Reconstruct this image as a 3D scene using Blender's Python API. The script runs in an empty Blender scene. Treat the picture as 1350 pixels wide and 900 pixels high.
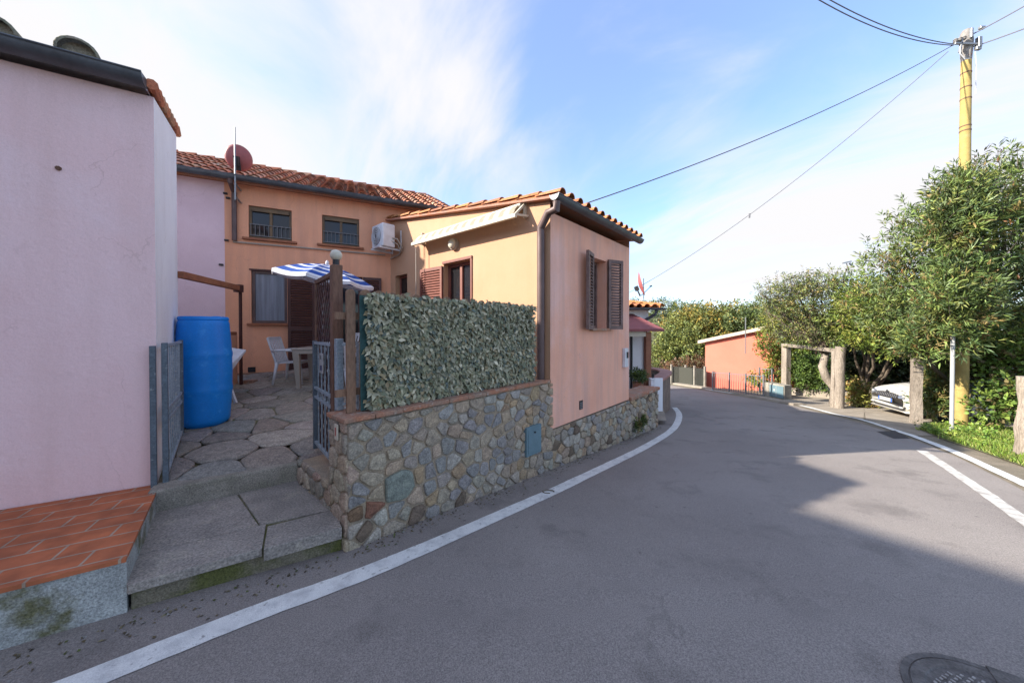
import bpy, math, random
import numpy as np
from mathutils import Vector, Matrix
R = math.radians
random.seed(7); rng = np.random.default_rng(11)
scn = bpy.context.scene
COL = scn.collection

# ------------------------------------------------------------------ camera
F = 440.0; CX = 675.0; HOR = 435.0; CAMZ = 1.73; PITCH = R(0.6)
CY = HOR + F*math.tan(PITCH)
cd = bpy.data.cameras.new('camera'); cam = bpy.data.objects.new('camera', cd); COL.objects.link(cam)
cam.location = (0, 0, CAMZ); cam.rotation_euler = (R(90)-PITCH, 0, 0)
cd.sensor_fit = 'HORIZONTAL'; cd.sensor_width = 36; cd.lens = 36*F/1350
cd.shift_y = -(450-CY)/1350; cd.clip_start = 0.05; cd.clip_end = 3000
scn.camera = cam

# ------------------------------------------------------------------ sun, sky, exposure
SUN_D = Vector((0.984, 0.178, -0.535)).normalized()
sl = bpy.data.lights.new('sun', 'SUN'); sl.energy = 3.75; sl.angle = R(0.9); sl.color = (1.0, 0.92, 0.80)
sun = bpy.data.objects.new('sun', sl); COL.objects.link(sun)
sun.rotation_euler = SUN_D.to_track_quat('-Z', 'Y').to_euler()
w = bpy.data.worlds.new('World'); scn.world = w; w.use_nodes = True
nt = w.node_tree; N = nt.nodes; L = nt.links; N.clear()
def nd(t, **k):
    n = N.new(t)
    for a, b in k.items(): setattr(n, a, b)
    return n
def mth(op, a=None, b=None, c=None, clamp=False):
    n = N.new('ShaderNodeMath'); n.operation = op; n.use_clamp = clamp
    for i, v in enumerate((a, b, c)):
        if v is None: continue
        if isinstance(v, (int, float)): n.inputs[i].default_value = v
        else: L.new(v, n.inputs[i])
    return n.outputs[0]
sky = nd('ShaderNodeTexSky', sky_type='NISHITA', sun_disc=False)
sky.sun_elevation = math.asin(-SUN_D.z); sky.sun_rotation = math.atan2(-SUN_D.x, -SUN_D.y)
sky.air_density = 1.0; sky.dust_density = 1.2; sky.ozone_density = 2.0
tc = nd('ShaderNodeTexCoord'); sep = nd('ShaderNodeSeparateXYZ'); L.new(tc.outputs['Generated'], sep.inputs[0])
zc = mth('ADD', mth('MAXIMUM', sep.outputs[2], 0.0), 0.22)
px_ = mth('DIVIDE', sep.outputs[0], zc); py_ = mth('DIVIDE', sep.outputs[1], zc)
# streaks run from upper right to lower left of the view
ca, sa = math.cos(R(38)), math.sin(R(38))
ux = mth('ADD', mth('MULTIPLY', px_, ca), mth('MULTIPLY', py_, sa))
uy = mth('SUBTRACT', mth('MULTIPLY', py_, ca), mth('MULTIPLY', px_, sa))
cmb = nd('ShaderNodeCombineXYZ'); L.new(mth('MULTIPLY', ux, 1.25), cmb.inputs[0]); L.new(mth('MULTIPLY', uy, 0.55), cmb.inputs[1]); cmb.inputs[2].default_value = 3.7
nz = nd('ShaderNodeTexNoise'); nz.inputs['Scale'].default_value = 1.5; nz.inputs['Detail'].default_value = 8; nz.inputs['Roughness'].default_value = 0.58; nz.inputs['Distortion'].default_value = 0.7
L.new(cmb.outputs[0], nz.inputs['Vector'])
def dirpx(px, py):
    v = Vector(((px-CX)/F, 1.0, -(py-HOR)/F)).normalized(); return v
def blob(px, py, inner, outer, amt):
    v = dirpx(px, py); vm = nd('ShaderNodeVectorMath', operation='DOT_PRODUCT'); vm.inputs[1].default_value = v
    nrm = nd('ShaderNodeVectorMath', operation='NORMALIZE'); L.new(tc.outputs['Generated'], nrm.inputs[0]); L.new(nrm.outputs[0], vm.inputs[0])
    mr = nd('ShaderNodeMapRange', interpolation_type='SMOOTHSTEP')
    mr.inputs['From Min'].default_value = math.cos(R(outer)); mr.inputs['From Max'].default_value = math.cos(R(inner))
    mr.inputs['To Min'].default_value = 0; mr.inputs['To Max'].default_value = amt
    L.new(vm.outputs['Value'], mr.inputs[0]); return mr.outputs[0]
fac = nz.outputs['Fac']
for a in ((900, 60, 0, 30, -0.17), (740, 180, 0, 16, -0.06), (1110, 40, 0, 16, -0.10), (585, 60, 0, 15, 0.13), (600, 200, 0, 15, 0.10), (120, 120, 8, 34, 0.16), (1150, 260, 6, 28, 0.16), (360, 20, 2, 12, -0.10), (960, 330, 4, 16, 0.06)):
    fac = mth('ADD', fac, blob(*a))
mr = nd('ShaderNodeMapRange', interpolation_type='SMOOTHSTEP'); mr.inputs['From Min'].default_value = 0.33; mr.inputs['From Max'].default_value = 0.79
mr.inputs['To Min'].default_value = 0.17; mr.inputs['To Max'].default_value = 1.0
L.new(fac, mr.inputs[0])
skyb = nd('ShaderNodeMix', data_type='RGBA', blend_type='MULTIPLY'); skyb.inputs[0].default_value = 1
L.new(sky.outputs[0], skyb.inputs[6]); skyb.inputs[7].default_value = (0.98, 1.20, 1.50, 1)
mx = nd('ShaderNodeMix', data_type='RGBA'); L.new(mr.outputs[0], mx.inputs[0]); L.new(skyb.outputs[2], mx.inputs[6]); mx.inputs[7].default_value = (3.22, 3.18, 3.24, 1)
bg = nd('ShaderNodeBackground'); bg.inputs[1].default_value = 0.10; L.new(mx.outputs[2], bg.inputs[0])
wo = nd('ShaderNodeOutputWorld'); L.new(bg.outputs[0], wo.inputs[0])
vs = scn.view_settings; vs.view_transform = 'Standard'; vs.look = 'None'; vs.gamma = 1; vs.use_curve_mapping = False; vs.exposure = 1.62

# ------------------------------------------------------------------ helpers
def softp(u, w_=0.3):
    if u/w_ > 30: return u
    return w_*math.log1p(math.exp(u/w_))
def gz(y):
    return -0.115*softp(y-2.5) + 0.04*softp(y-8) + 0.06*softp(y-20, 1.0)
def ray(px, py):
    cp, sp = math.cos(PITCH), math.sin(PITCH)
    a, b = (px-CX)/F, -(py-CY)/F
    return Vector((a, cp + b*sp, -sp + b*cp))
def G(px, py):                                     # pixel -> point on the ground sheet
    d = ray(px, py); lo, hi = 0.5, 400.0
    for _ in range(60):
        m = (lo+hi)/2
        if CAMZ + d.z/d.y*m > gz(m): lo = m
        else: hi = m
    return Vector((d.x/d.y*lo, lo, gz(lo)))
def AT(px, py, Y):
    d = ray(px, py); s = Y/d.y; return Vector((d.x*s, Y, CAMZ+d.z*s))
class Wall:                                        # a vertical plane: origin, direction, outward normal
    def __init__(s, o, d, flip=False):
        s.o = Vector((o[0], o[1])); s.d = Vector(d).normalized()
        s.n = Vector((s.d.y, -s.d.x)) * (-1 if flip else 1)
    def p(s, u, z, out=0.0):
        q = s.o + s.d*u + s.n*out; return Vector((q.x, q.y, z))
    def uz(s, px, py, out=0.0):
        r = ray(px, py); o = s.o + s.n*out
        k = o.dot(s.n) / Vector((r.x, r.y)).dot(s.n)
        q = Vector((r.x, r.y))*k - o; return q.dot(s.d), CAMZ + r.z*k
WW = Wall((-1.31, 2.65), (0.886, 1.0))             # roadside stone wall and bay front
A = Vector((0.54, 4.745)); uA = (A-WW.o).dot(WW.d); uB = uA+2.795
B = WW.o + WW.d*uB
SW = Wall(A, (-1.127, 1.0), True)                  # sunlit patio side of the bay
LS = 4.46; Cc = A + SW.d*LS
MW = Wall(Cc, (-2.1, -1.0), True)                  # main house wall, u runs to the left
LW = Wall((-3.22, 3.02), (-1.76, -1.0), True)      # left house, road side
LV = Wall((-3.22, 3.02), (-0.852, 1.0), False)     # left house, patio side
if LV.n.x < 0: LV.n = -LV.n
assert MW.n.y < 0 and SW.n.x < 0 and WW.n.x > 0 and LW.n.y < 0
def pz(y): return 0.33 + 0.147*max(0, y-2.9)       # sloping patio

class MB:
    def __init__(s): s.v = []; s.f = []; s.c = []
    def add(s, vs_, fs, col=None):
        k = len(s.v); s.v += [tuple(v) for v in vs_]
        for i, f in enumerate(fs):
            s.f.append(tuple(j+k for j in f)); s.c.append(col[i] if isinstance(col, list) else (col or (1, 1, 1)))
        return s
    def quad(s, a, b, c, d, col=None): return s.add([a, b, c, d], [(0, 1, 2, 3)], col)
    def poly(s, pts, col=None): return s.add(pts, [tuple(range(len(pts)))], col)
    def hexa(s, p, col=None):                      # 8 points: bottom ring, top ring
        return s.add(p, [(3, 2, 1, 0), (4, 5, 6, 7), (0, 1, 5, 4), (1, 2, 6, 5), (2, 3, 7, 6), (3, 0, 4, 7)], col)
    def box(s, c, size, rot=0, col=None):
        x, y, z = size[0]/2, size[1]/2, size[2]/2; ca_, sa_ = math.cos(rot), math.sin(rot)
        P = [(-x, -y), (x, -y), (x, y), (-x, y)]
        P = [(c[0]+a*ca_-b*sa_, c[1]+a*sa_+b*ca_) for a, b in P]
        return s.hexa([(a, b, c[2]-z) for a, b in P]+[(a, b, c[2]+z) for a, b in P], col)
    def wbox(s, W, u0, u1, z0, z1, o0, o1, col=None):
        return s.hexa([W.p(u0, z0, o1), W.p(u1, z0, o1), W.p(u1, z0, o0), W.p(u0, z0, o0), W.p(u0, z1, o1), W.p(u1, z1, o1), W.p(u1, z1, o0), W.p(u0, z1, o0)], col)
    def bar(s, a, b, w_, h, col=None, up=(0, 0, 1)):
        a, b = Vector(a), Vector(b); t = (b-a).normalized(); sd = t.cross(Vector(up))
        if sd.length < 1e-4: sd = t.cross(Vector((0, 1, 0)))
        sd.normalize(); u = sd.cross(t); x, y = sd*w_/2, u*h/2
        return s.hexa([a-x-y, a+x-y, a+x+y, a-x+y, b-x-y, b+x-y, b+x+y, b-x+y], col)
    def tube(s, pts, r, n=10, col=None, cap=True, wob=0):
        pts = [Vector(p) for p in pts]; k = len(s.v); m = len(pts)
        rr = r if isinstance(r, (list, tuple)) else [r]*m; pv = None
        for i, p in enumerate(pts):
            t = (pts[min(i+1, m-1)]-pts[max(i-1, 0)]).normalized()
            if pv is None:
                pv = t.cross(Vector((0.3, 0.1, 1))) if abs(t.z) < .9 else t.cross(Vector((1, 0.2, 0)))
            pv = (pv - t*pv.dot(t)).normalized(); q = t.cross(pv)
            for j in range(n):
                a = 2*math.pi*j/n; e = rr[i]*(1+random.uniform(-wob, wob))
                s.v.append(tuple(p + pv*math.cos(a)*e + q*math.sin(a)*e))
        for i in range(m-1):
            for j in range(n):
                s.f.append((k+i*n+j, k+i*n+(j+1) % n, k+(i+1)*n+(j+1) % n, k+(i+1)*n+j)); s.c.append(col or (1, 1, 1))
        if cap:
            s.f.append(tuple(k+j for j in reversed(range(n)))); s.c.append(col or (1, 1, 1))
            s.f.append(tuple(k+(m-1)*n+j for j in range(n))); s.c.append(col or (1, 1, 1))
        return s
    def lathe(s, prof, c, n=24, axis=None, col=None, jit=0):      # prof: (r, h) along axis
        ax = Vector(axis or (0, 0, 1)).normalized(); a = ax.orthogonal().normalized() if axis else Vector((1, 0, 0)); b = ax.cross(a); c = Vector(c); k = len(s.v); m = len(prof)
        for r, h in prof:
            for j in range(n):
                t = 2*math.pi*j/n; s.v.append(tuple(c + ax*h + (a*math.cos(t)+b*math.sin(t))*r))
        for i in range(m-1):
            for j in range(n):
                s.f.append((k+i*n+j, k+i*n+(j+1) % n, k+(i+1)*n+(j+1) % n, k+(i+1)*n+j)); s.c.append(col or (1, 1, 1))
        s.f.append(tuple(k+j for j in reversed(range(n)))); s.c.append(col or (1, 1, 1))
        s.f.append(tuple(k+(m-1)*n+j for j in range(n))); s.c.append(col or (1, 1, 1))
        return s
    def sphere(s, c, r, n=16, m=10, col=None):
        rx, ry, rz = (r, r, r) if not isinstance(r, (tuple, list)) else r; k = len(s.v)
        for i in range(m+1):
            t = math.pi*i/m
            for j in range(n):
                a = 2*math.pi*j/n; s.v.append((c[0]+rx*math.sin(t)*math.cos(a), c[1]+ry*math.sin(t)*math.sin(a), c[2]-rz*math.cos(t)))
        for i in range(m):
            for j in range(n):
                s.f.append((k+i*n+j, k+i*n+(j+1) % n, k+(i+1)*n+(j+1) % n, k+(i+1)*n+j)); s.c.append(col or (1, 1, 1))
        return s
    def build(s, name, m, parent=None, smooth=False, bevel=0, local=False, base=None, segs=2):
        me = bpy.data.meshes.new(name); v = np.array(s.v, dtype=float).reshape(-1, 3)
        loc = (0, 0, 0)
        if not local:
            if parent is not None:
                r = parent
                while r.parent: r = r.parent
                v = v - np.array(r.location)
            elif base is not False:
                loc = base or ((v[:, 0].min()+v[:, 0].max())/2, (v[:, 1].min()+v[:, 1].max())/2, v[:, 2].min())
                v = v - np.array(loc)
        me.from_pydata([tuple(a) for a in v], [], s.f)
        at = me.color_attributes.new('col', 'FLOAT_COLOR', 'CORNER')
        arr = np.repeat(np.array([(c[0], c[1], c[2], 1.0) for c in s.c], dtype=np.float32), [len(f) for f in s.f], axis=0)
        at.data.foreach_set('color', arr.ravel())
        me.materials.append(m)
        if smooth:
            me.polygons.foreach_set('use_smooth', [True]*len(s.f))
            if smooth != 'all':
                try: me.set_sharp_from_angle(angle=R(35))
                except Exception: pass
        o = bpy.data.objects.new(name, me); COL.objects.link(o); o.location = loc
        if parent is not None: o.parent = parent
        if bevel:
            b = o.modifiers.new('bevel', 'BEVEL'); b.width = bevel; b.segments = segs; b.limit_method = 'ANGLE'; b.harden_normals = False
        return o
def tag(o, label=None, cat=None, group=None, kind=None):
    for k, v in (('label', label), ('category', cat), ('group', group), ('kind', kind)):
        if v: o[k] = v
    return o
def thing(name, label, cat, loc, rz=0, group=None):
    o = bpy.data.objects.new(name, None); COL.objects.link(o); o.location = loc; o.rotation_euler = (0, 0, rz); o.empty_display_size = .2
    return tag(o, label, cat, group)
def copy_tree(o, parent=None):
    c = o.copy(); COL.objects.link(c); c.parent = parent
    for ch in [x for x in bpy.data.objects if x.parent == o]: copy_tree(ch, c)
    return c

# ------------------------------------------------------------------ materials
def mat(name, base, rough=0.8, c2=None, scale=3.0, mix=(0.35, 0.65), fine=0.08, fscale=60, bump=0.0, bscale=40, attr=False, metal=0.0,
        streak=None, streak_amt=0.3, streak_scale=(6, 6, 0.5), spec=0.4, trans=0, coords='Object', bdist=0.01, c3=None, scale3=1.0, mix3=(0.5, 0.7), stretch=None, coat=0):
    m = bpy.data.materials.new(name); m.use_nodes = True; t = m.node_tree; n_, l_ = t.nodes, t.links
    b = n_['Principled BSDF']; b.inputs['Roughness'].default_value = rough; b.inputs['Metallic'].default_value = metal
    b.inputs['Specular IOR Level'].default_value = spec; b.inputs['Coat Weight'].default_value = coat
    tc_ = n_.new('ShaderNodeTexCoord'); vec = tc_.outputs[coords]
    if coords == 'Object' :
        # world-placed pieces keep the pattern continuous between parts
        g = n_.new('ShaderNodeNewGeometry'); vec = g.outputs['Position'] if name.startswith('w_') else vec
    if stretch:
        mp = n_.new('ShaderNodeMapping'); mp.inputs['Scale'].default_value = stretch; l_.new(vec, mp.inputs[0]); vec = mp.outputs[0]
    def noise(sc, det=4, ro=0.6, v=None):
        q = n_.new('ShaderNodeTexNoise'); q.inputs['Scale'].default_value = sc; q.inputs['Detail'].default_value = det; q.inputs['Roughness'].default_value = ro
        l_.new(v or vec, q.inputs['Vector']); return q.outputs['Fac']
    def rng_(x, a, b_, lo=0, hi=1):
        q = n_.new('ShaderNodeMapRange'); q.inputs[1].default_value = a; q.inputs[2].default_value = b_; q.inputs[3].default_value = lo; q.inputs[4].default_value = hi
        l_.new(x, q.inputs[0]); return q.outputs[0]
    def mixc(f, a, b_, mode='MIX'):
        q = n_.new('ShaderNodeMix'); q.data_type = 'RGBA'; q.blend_type = mode
        if isinstance(f, (int, float)): q.inputs[0].default_value = f
        else: l_.new(f, q.inputs[0])
        for i, x in ((6, a), (7, b_)):
            if isinstance(x, tuple): q.inputs[i].default_value = (*x[:3], 1)
            else: l_.new(x, q.inputs[i])
        return q.outputs[2]
    c = base
    if attr:
        a_ = n_.new('ShaderNodeAttribute'); a_.attribute_name = 'col'
        c = mixc(1.0, a_.outputs['Color'], tuple(base), 'MULTIPLY')
    if c2: c = mixc(rng_(noise(scale), *mix), c, tuple(c2), 'MULTIPLY' if attr else 'MIX')
    if c3: c = mixc(rng_(noise(scale3, 5), *mix3), c, tuple(c3), 'MULTIPLY' if attr else 'MIX')
    if streak:
        mp = n_.new('ShaderNodeMapping'); mp.inputs['Scale'].default_value = streak_scale; l_.new(vec, mp.inputs[0])
        c = mixc(rng_(noise(1.0, 4, .6, mp.outputs[0]), .45, .75, 0, streak_amt), c, tuple(streak))
    if fine: c = mixc(1.0, c, (lambda x: x)(mixc(rng_(noise(fscale, 3), .3, .7), (1-fine*2,)*3, (1+fine,)*3)), 'MULTIPLY')
    if isinstance(c, tuple): b.inputs['Base Color'].default_value = (*c[:3], 1)
    else: l_.new(c, b.inputs['Base Color'])
    if bump:
        bp = n_.new('ShaderNodeBump'); bp.inputs['Strength'].default_value = bump; bp.inputs['Distance'].default_value = bdist
        l_.new(noise(bscale, 5, .65), bp.inputs['Height']); l_.new(bp.outputs[0], b.inputs['Normal'])
    if trans:
        tr = n_.new('ShaderNodeBsdfTranslucent'); ms = n_.new('ShaderNodeMixShader'); ms.inputs[0].default_value = trans
        if isinstance(c, tuple): tr.inputs[0].default_value = (*c[:3], 1)
        else: l_.new(c, tr.inputs[0])
        l_.new(b.outputs[0], ms.inputs[1]); l_.new(tr.outputs[0], ms.inputs[2]); l_.new(ms.outputs[0], n_['Material Output'].inputs[0])
    m['_p'] = 1
    return m
def nodes_of(m):
    t = m.node_tree; return t.nodes, t.links, t.nodes['Principled BSDF']

M = {}
M['asphalt'] = mat('w_asphalt', (0.245, 0.217, 0.200), .9, (0.300, 0.268, 0.245), .55, (.35, .68), fine=.24, fscale=150, bump=.6, bscale=160, bdist=.008, c3=(0.205, 0.182, 0.168), scale3=1.9, mix3=(.55, .7), spec=.3)
M['line'] = mat('w_linepaint', (0.72, 0.72, 0.69), .7, (0.52, 0.52, 0.51), 9, (.45, .7), fine=.12, fscale=200, bump=.3, bscale=200, c3=(0.25, 0.24, 0.23), scale3=26, mix3=(.60, .72))
M['oldline'] = mat('w_oldpaint', (0.55, 0.53, 0.49), .8, (0.30, 0.275, 0.25), 9, (.48, .70), fine=.15, fscale=200, bump=.3, bscale=200)
M['dirt'] = mat('w_dirt', (0.24, 0.20, 0.15), .95, (0.15, 0.13, 0.09), 2.2, fine=.2, fscale=90, bump=.6, bscale=60)
M['paving'] = mat('w_paleconcrete', (0.33, 0.285, 0.23), .9, (0.24, 0.205, 0.165), 2.5, fine=.12, fscale=90, bump=.3, bscale=80)
M['pinkwall'] = mat('w_pinkplaster', (0.86, 0.645, 0.655), .85, (0.83, 0.59, 0.595), 1.1, fine=.03, fscale=90, bump=.55, bscale=26, bdist=.009, streak=(0.70, 0.49, 0.47), streak_amt=.4, streak_scale=(5, 5, .6), c3=(0.84, 0.66, 0.69), scale3=.8, mix3=(.5, .75))
M['whitewall'] = mat('w_whiteplaster', (0.86, 0.86, 0.87), .85, (0.81, 0.80, 0.82), 1.6, fine=.03, fscale=90, bump=.3, bscale=50, streak=(0.60, 0.57, 0.56), streak_amt=.3, streak_scale=(2.5, 2.5, .5))
M['orange'] = mat('w_orangeplaster', (0.76, 0.375, 0.23), .85, (0.70, 0.33, 0.195), 1.3, fine=.04, fscale=80, bump=.35, bscale=45, bdist=.006, streak=(0.50, 0.26, 0.18), streak_amt=.5, streak_scale=(6, 6, .45))
M['yellow'] = mat('w_apricotplaster', (0.50, 0.285, 0.170), .85, (0.47, 0.26, 0.15), 1.3, fine=.03, fscale=80, bump=.3, bscale=45, bdist=.006, streak=(0.43, 0.30, 0.19), streak_amt=.35, streak_scale=(6, 6, .45))
M['salmon'] = mat('w_salmonplaster', (0.82, 0.44, 0.31), .85, (0.74, 0.37, 0.255), 1.2, (.35, .7), fine=.04, fscale=80, bump=.3, bscale=45, bdist=.006, streak=(0.52, 0.32, 0.27), streak_amt=.7, streak_scale=(5, 5, .35), c3=(0.78, 0.49, 0.42), scale3=.9, mix3=(.5, .72))
M['mauve'] = mat('w_mauveplaster', (0.72, 0.54, 0.58), .85, (0.65, 0.47, 0.51), 1.4, fine=.03, fscale=80, bump=.35, bscale=30)
M['coral'] = mat('w_coralplaster', (0.60, 0.17, 0.115), .85, (0.56, 0.15, 0.10), 1.0, fine=.03)
M['tile'] = mat('w_rooftile', (1, 1, 1), .85, (0.72, 0.70, 0.66), 5, (.4, .7), fine=.15, fscale=70, bump=.5, bscale=70, attr=True, c3=(0.62, 0.62, 0.56), scale3=13, mix3=(.55, .68))
M['mossytile'] = mat('w_greytile', (0.36, 0.31, 0.24), .95, (0.22, 0.22, 0.16), 9, (.35, .6), fine=.2, fscale=60, bump=.8, bscale=60)
M['copper'] = mat('w_darkgutter', (0.10, 0.115, 0.135), .4, (0.07, 0.075, 0.085), 4, metal=.2, fine=.06, fscale=40)
M['pipe'] = mat('w_brownpipe', (0.13, 0.085, 0.08), .5, (0.09, 0.06, 0.055), 4, metal=.2, fine=.06)
M['brownwood'] = mat('w_darkshutter', (0.085, 0.032, 0.026), .55, (0.06, 0.024, 0.02), 6, fine=.08, fscale=50, bump=.15, bscale=80)
M['redwood'] = mat('w_redshutter', (0.22, 0.075, 0.05), .6, (0.17, 0.055, 0.04), 6, fine=.08, fscale=50)
M['greywood'] = mat('w_greyshutter', (0.20, 0.135, 0.12), .65, (0.13, 0.085, 0.075), 9, fine=.12, fscale=50, bump=.2, bscale=90)
M['beam'] = mat('w_beamwood', (0.34, 0.13, 0.06), .7, (0.24, 0.085, 0.045), 6, fine=.1, fscale=50, bump=.3, bscale=60)
M['post'] = mat('w_postwood', (0.20, 0.105, 0.07), .8, (0.12, 0.065, 0.045), 6, fine=.15, fscale=60, bump=.4, bscale=80, stretch=(1, 1, .25))
M['picket'] = mat('w_picketwood', (0.27, 0.155, 0.095), .85, (0.18, 0.11, 0.075), 7, fine=.15, fscale=60, bump=.3, bscale=70, stretch=(1, 1, .25))
M['oldpost'] = mat('w_weatheredwood', (0.34, 0.285, 0.23), .9, (0.20, 0.165, 0.13), 5, fine=.2, fscale=60, bump=1.0, bscale=30, bdist=.02, stretch=(1, 1, .22))
M['trunk'] = mat('w_bark', (0.17, 0.13, 0.095), .95, (0.10, 0.08, 0.06), 6, fine=.2, fscale=60, bump=.8, bscale=30, bdist=.02, stretch=(1, 1, .4))
M['gate'] = mat('w_bluegreymetal', (0.125, 0.160, 0.195), .55, (0.09, 0.115, 0.14), 8, metal=.1, fine=.15, fscale=60, c3=(0.24, 0.27, 0.29), scale3=22, mix3=(.62, .68))
M['gatelight'] = mat('w_palebluemetal', (0.34, 0.40, 0.45), .55, (0.26, 0.31, 0.355), 8, metal=.1, fine=.15, fscale=60, c3=(0.42, 0.42, 0.40), scale3=22, mix3=(.6, .66))
M['iron'] = mat('w_blackiron', (0.02, 0.02, 0.022), .6)
M['greyiron'] = mat('w_greyiron', (0.16, 0.16, 0.165), .6, fine=.1)
M['galv'] = mat('w_galvanised', (0.28, 0.285, 0.29), .4, metal=.6, fine=.08)
M['whitepl'] = mat('w_whiteplastic', (0.66, 0.67, 0.70), .45, (0.55, 0.55, 0.57), 6, fine=.03)
M['beige'] = mat('w_beigeplastic', (0.36, 0.31, 0.26), .5, fine=.05)
M['cream'] = mat('w_creampaint', (0.60, 0.54, 0.43), .6, (0.50, 0.45, 0.36), 7, fine=.05)
M['barrel'] = mat('w_bluebarrel', (0.003, 0.23, 0.72), .45, (0.003, 0.20, 0.64), 2.5, fine=.05, c3=(0.03, 0.29, 0.74), scale3=9, mix3=(.58, .70), spec=.4, bump=.1, bscale=14, bdist=.01)
M['glass'] = mat('w_windowglass', (0.016, 0.016, 0.018), .08, spec=.5, fine=0)
M['curtain'] = mat('w_curtainpane', (0.20, 0.22, 0.27), .35, (0.13, 0.145, 0.18), 1.0, (.4, .6), fine=.08, fscale=30, stretch=(16, 16, .8), spec=.6)
M['dark'] = mat('w_darkvoid', (0.012, 0.012, 0.014), .8, fine=0)
M['mortar'] = mat('w_mortar', (0.42, 0.33, 0.23), .95, (0.33, 0.265, 0.19), 5, fine=.2, fscale=110, bump=.8, bscale=90, bdist=.012, c3=(0.27, 0.235, 0.19), scale3=2.4, mix3=(.5, .7))
M['stone'] = mat('w_fieldstone', (1, 1, 1), .9, (0.66, 0.66, 0.68), 16, (.38, .68), fine=.22, fscale=75, bump=.9, bscale=38, attr=True, bdist=.012, c3=(1.28, 1.26, 1.22), scale3=22, mix3=(.55, .72))
M['coping'] = mat('w_terracottacoping', (0.40, 0.175, 0.10), .9, (0.30, 0.20, 0.145), 5, (.35, .6), fine=.18, fscale=60, bump=.5, bscale=50, c3=(0.42, 0.36, 0.31), scale3=12, mix3=(.57, .66))
M['conc'] = mat('w_oldconcrete', (0.37, 0.335, 0.28), .95, (0.26, 0.235, 0.195), 4, fine=.25, fscale=100, bump=.7, bscale=80, c3=(0.20, 0.19, 0.14), scale3=2.5, mix3=(.5, .7))
M['copeblue'] = mat('w_cabinetblue', (0.13, 0.205, 0.235), .6, (0.11, 0.175, 0.20), 5, fine=.06)
M['poleyellow'] = mat('w_poleyellow', (0.40, 0.295, 0.10), .85, (0.33, 0.24, 0.08), 6, fine=.08, c3=(0.36, 0.29, 0.13), scale3=5, mix3=(.58, .72))
M['polegrey'] = mat('w_polegrey', (0.27, 0.25, 0.23), .9, (0.18, 0.165, 0.155), 9, fine=.15)
M['cable'] = mat('w_cable', (0.15, 0.15, 0.165), .7, fine=0)
M['leaf'] = mat('w_leaf', (1, 1, 1), .5, attr=True, fine=0, trans=.15, spec=.35)
M['fleaf'] = mat('w_hedgeleaf', (1, 1, 1), .6, attr=True, fine=.12, fscale=120, trans=.08, spec=.35)
M['net'] = mat('w_greennet', (0.035, 0.10, 0.095), .7, (0.02, 0.06, 0.06), 40, fine=.2, fscale=300)
M['dish'] = mat('w_dishred', (0.34, 0.10, 0.10), .5, (0.29, 0.085, 0.085), 5, fine=.04)
M['carpaint'] = mat('w_carpaint', (0.52, 0.50, 0.45), .3, fine=0, coat=.5, spec=.5)
M['blackpl'] = mat('w_blackplastic', (0.025, 0.025, 0.028), .5, fine=0)
M['lens'] = mat('w_headlightlens', (0.20, 0.22, 0.26), .12, metal=.5, fine=0, spec=.8)
M['rubber'] = mat('w_rubber', (0.025, 0.025, 0.025), .9)
M['alu'] = mat('w_rimalloy', (0.5, 0.5, 0.52), .35, metal=.8, fine=0)
M['plate'] = mat('w_plate', (0.36, 0.36, 0.35), .5, fine=0)
M['blue'] = mat('w_platblue', (0.02, 0.10, 0.45), .5, fine=0)
M['teal'] = mat('w_tealpaint', (0.02, 0.075, 0.10), .4, fine=.05)
M['redroof'] = mat('w_redroof', (0.27, 0.085, 0.085), .75, (0.21, 0.07, 0.07), 3, fine=.08)
M['brownbeam'] = mat('w_brownpost', (0.30, 0.13, 0.07), .7, (0.22, 0.09, 0.05), 4, fine=.08)
M['umb'] = mat('w_parasolcloth', (1, 1, 1), .8, attr=True, fine=.04, trans=.15)
M['ball'] = mat('w_globelamp', (0.62, 0.58, 0.47), .4, (0.5, 0.46, 0.37), 9, fine=.04)
M['manhole'] = mat('w_castiron', (0.15, 0.135, 0.125), .55, (0.08, 0.07, 0.065), 14, metal=.2, fine=.2, fscale=90, bump=.3, bscale=70)
M['ground_g'] = mat('w_grassground', (0.10, 0.13, 0.04), .95, (0.18, 0.15, 0.09), 1.3, fine=.25, fscale=60, bump=.6, bscale=50)
M['hill'] = mat('w_hillground', (0.085, 0.105, 0.045), .95, (0.13, 0.12, 0.06), .3, fine=.2, fscale=6)
M['red'] = mat('w_redink', (0.35, 0.07, 0.06), .7, fine=0)
M['flower'] = mat('w_brick', (0.42, 0.16, 0.09), .9, (0.35, 0.2, 0.15), 6, fine=.15)
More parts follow.
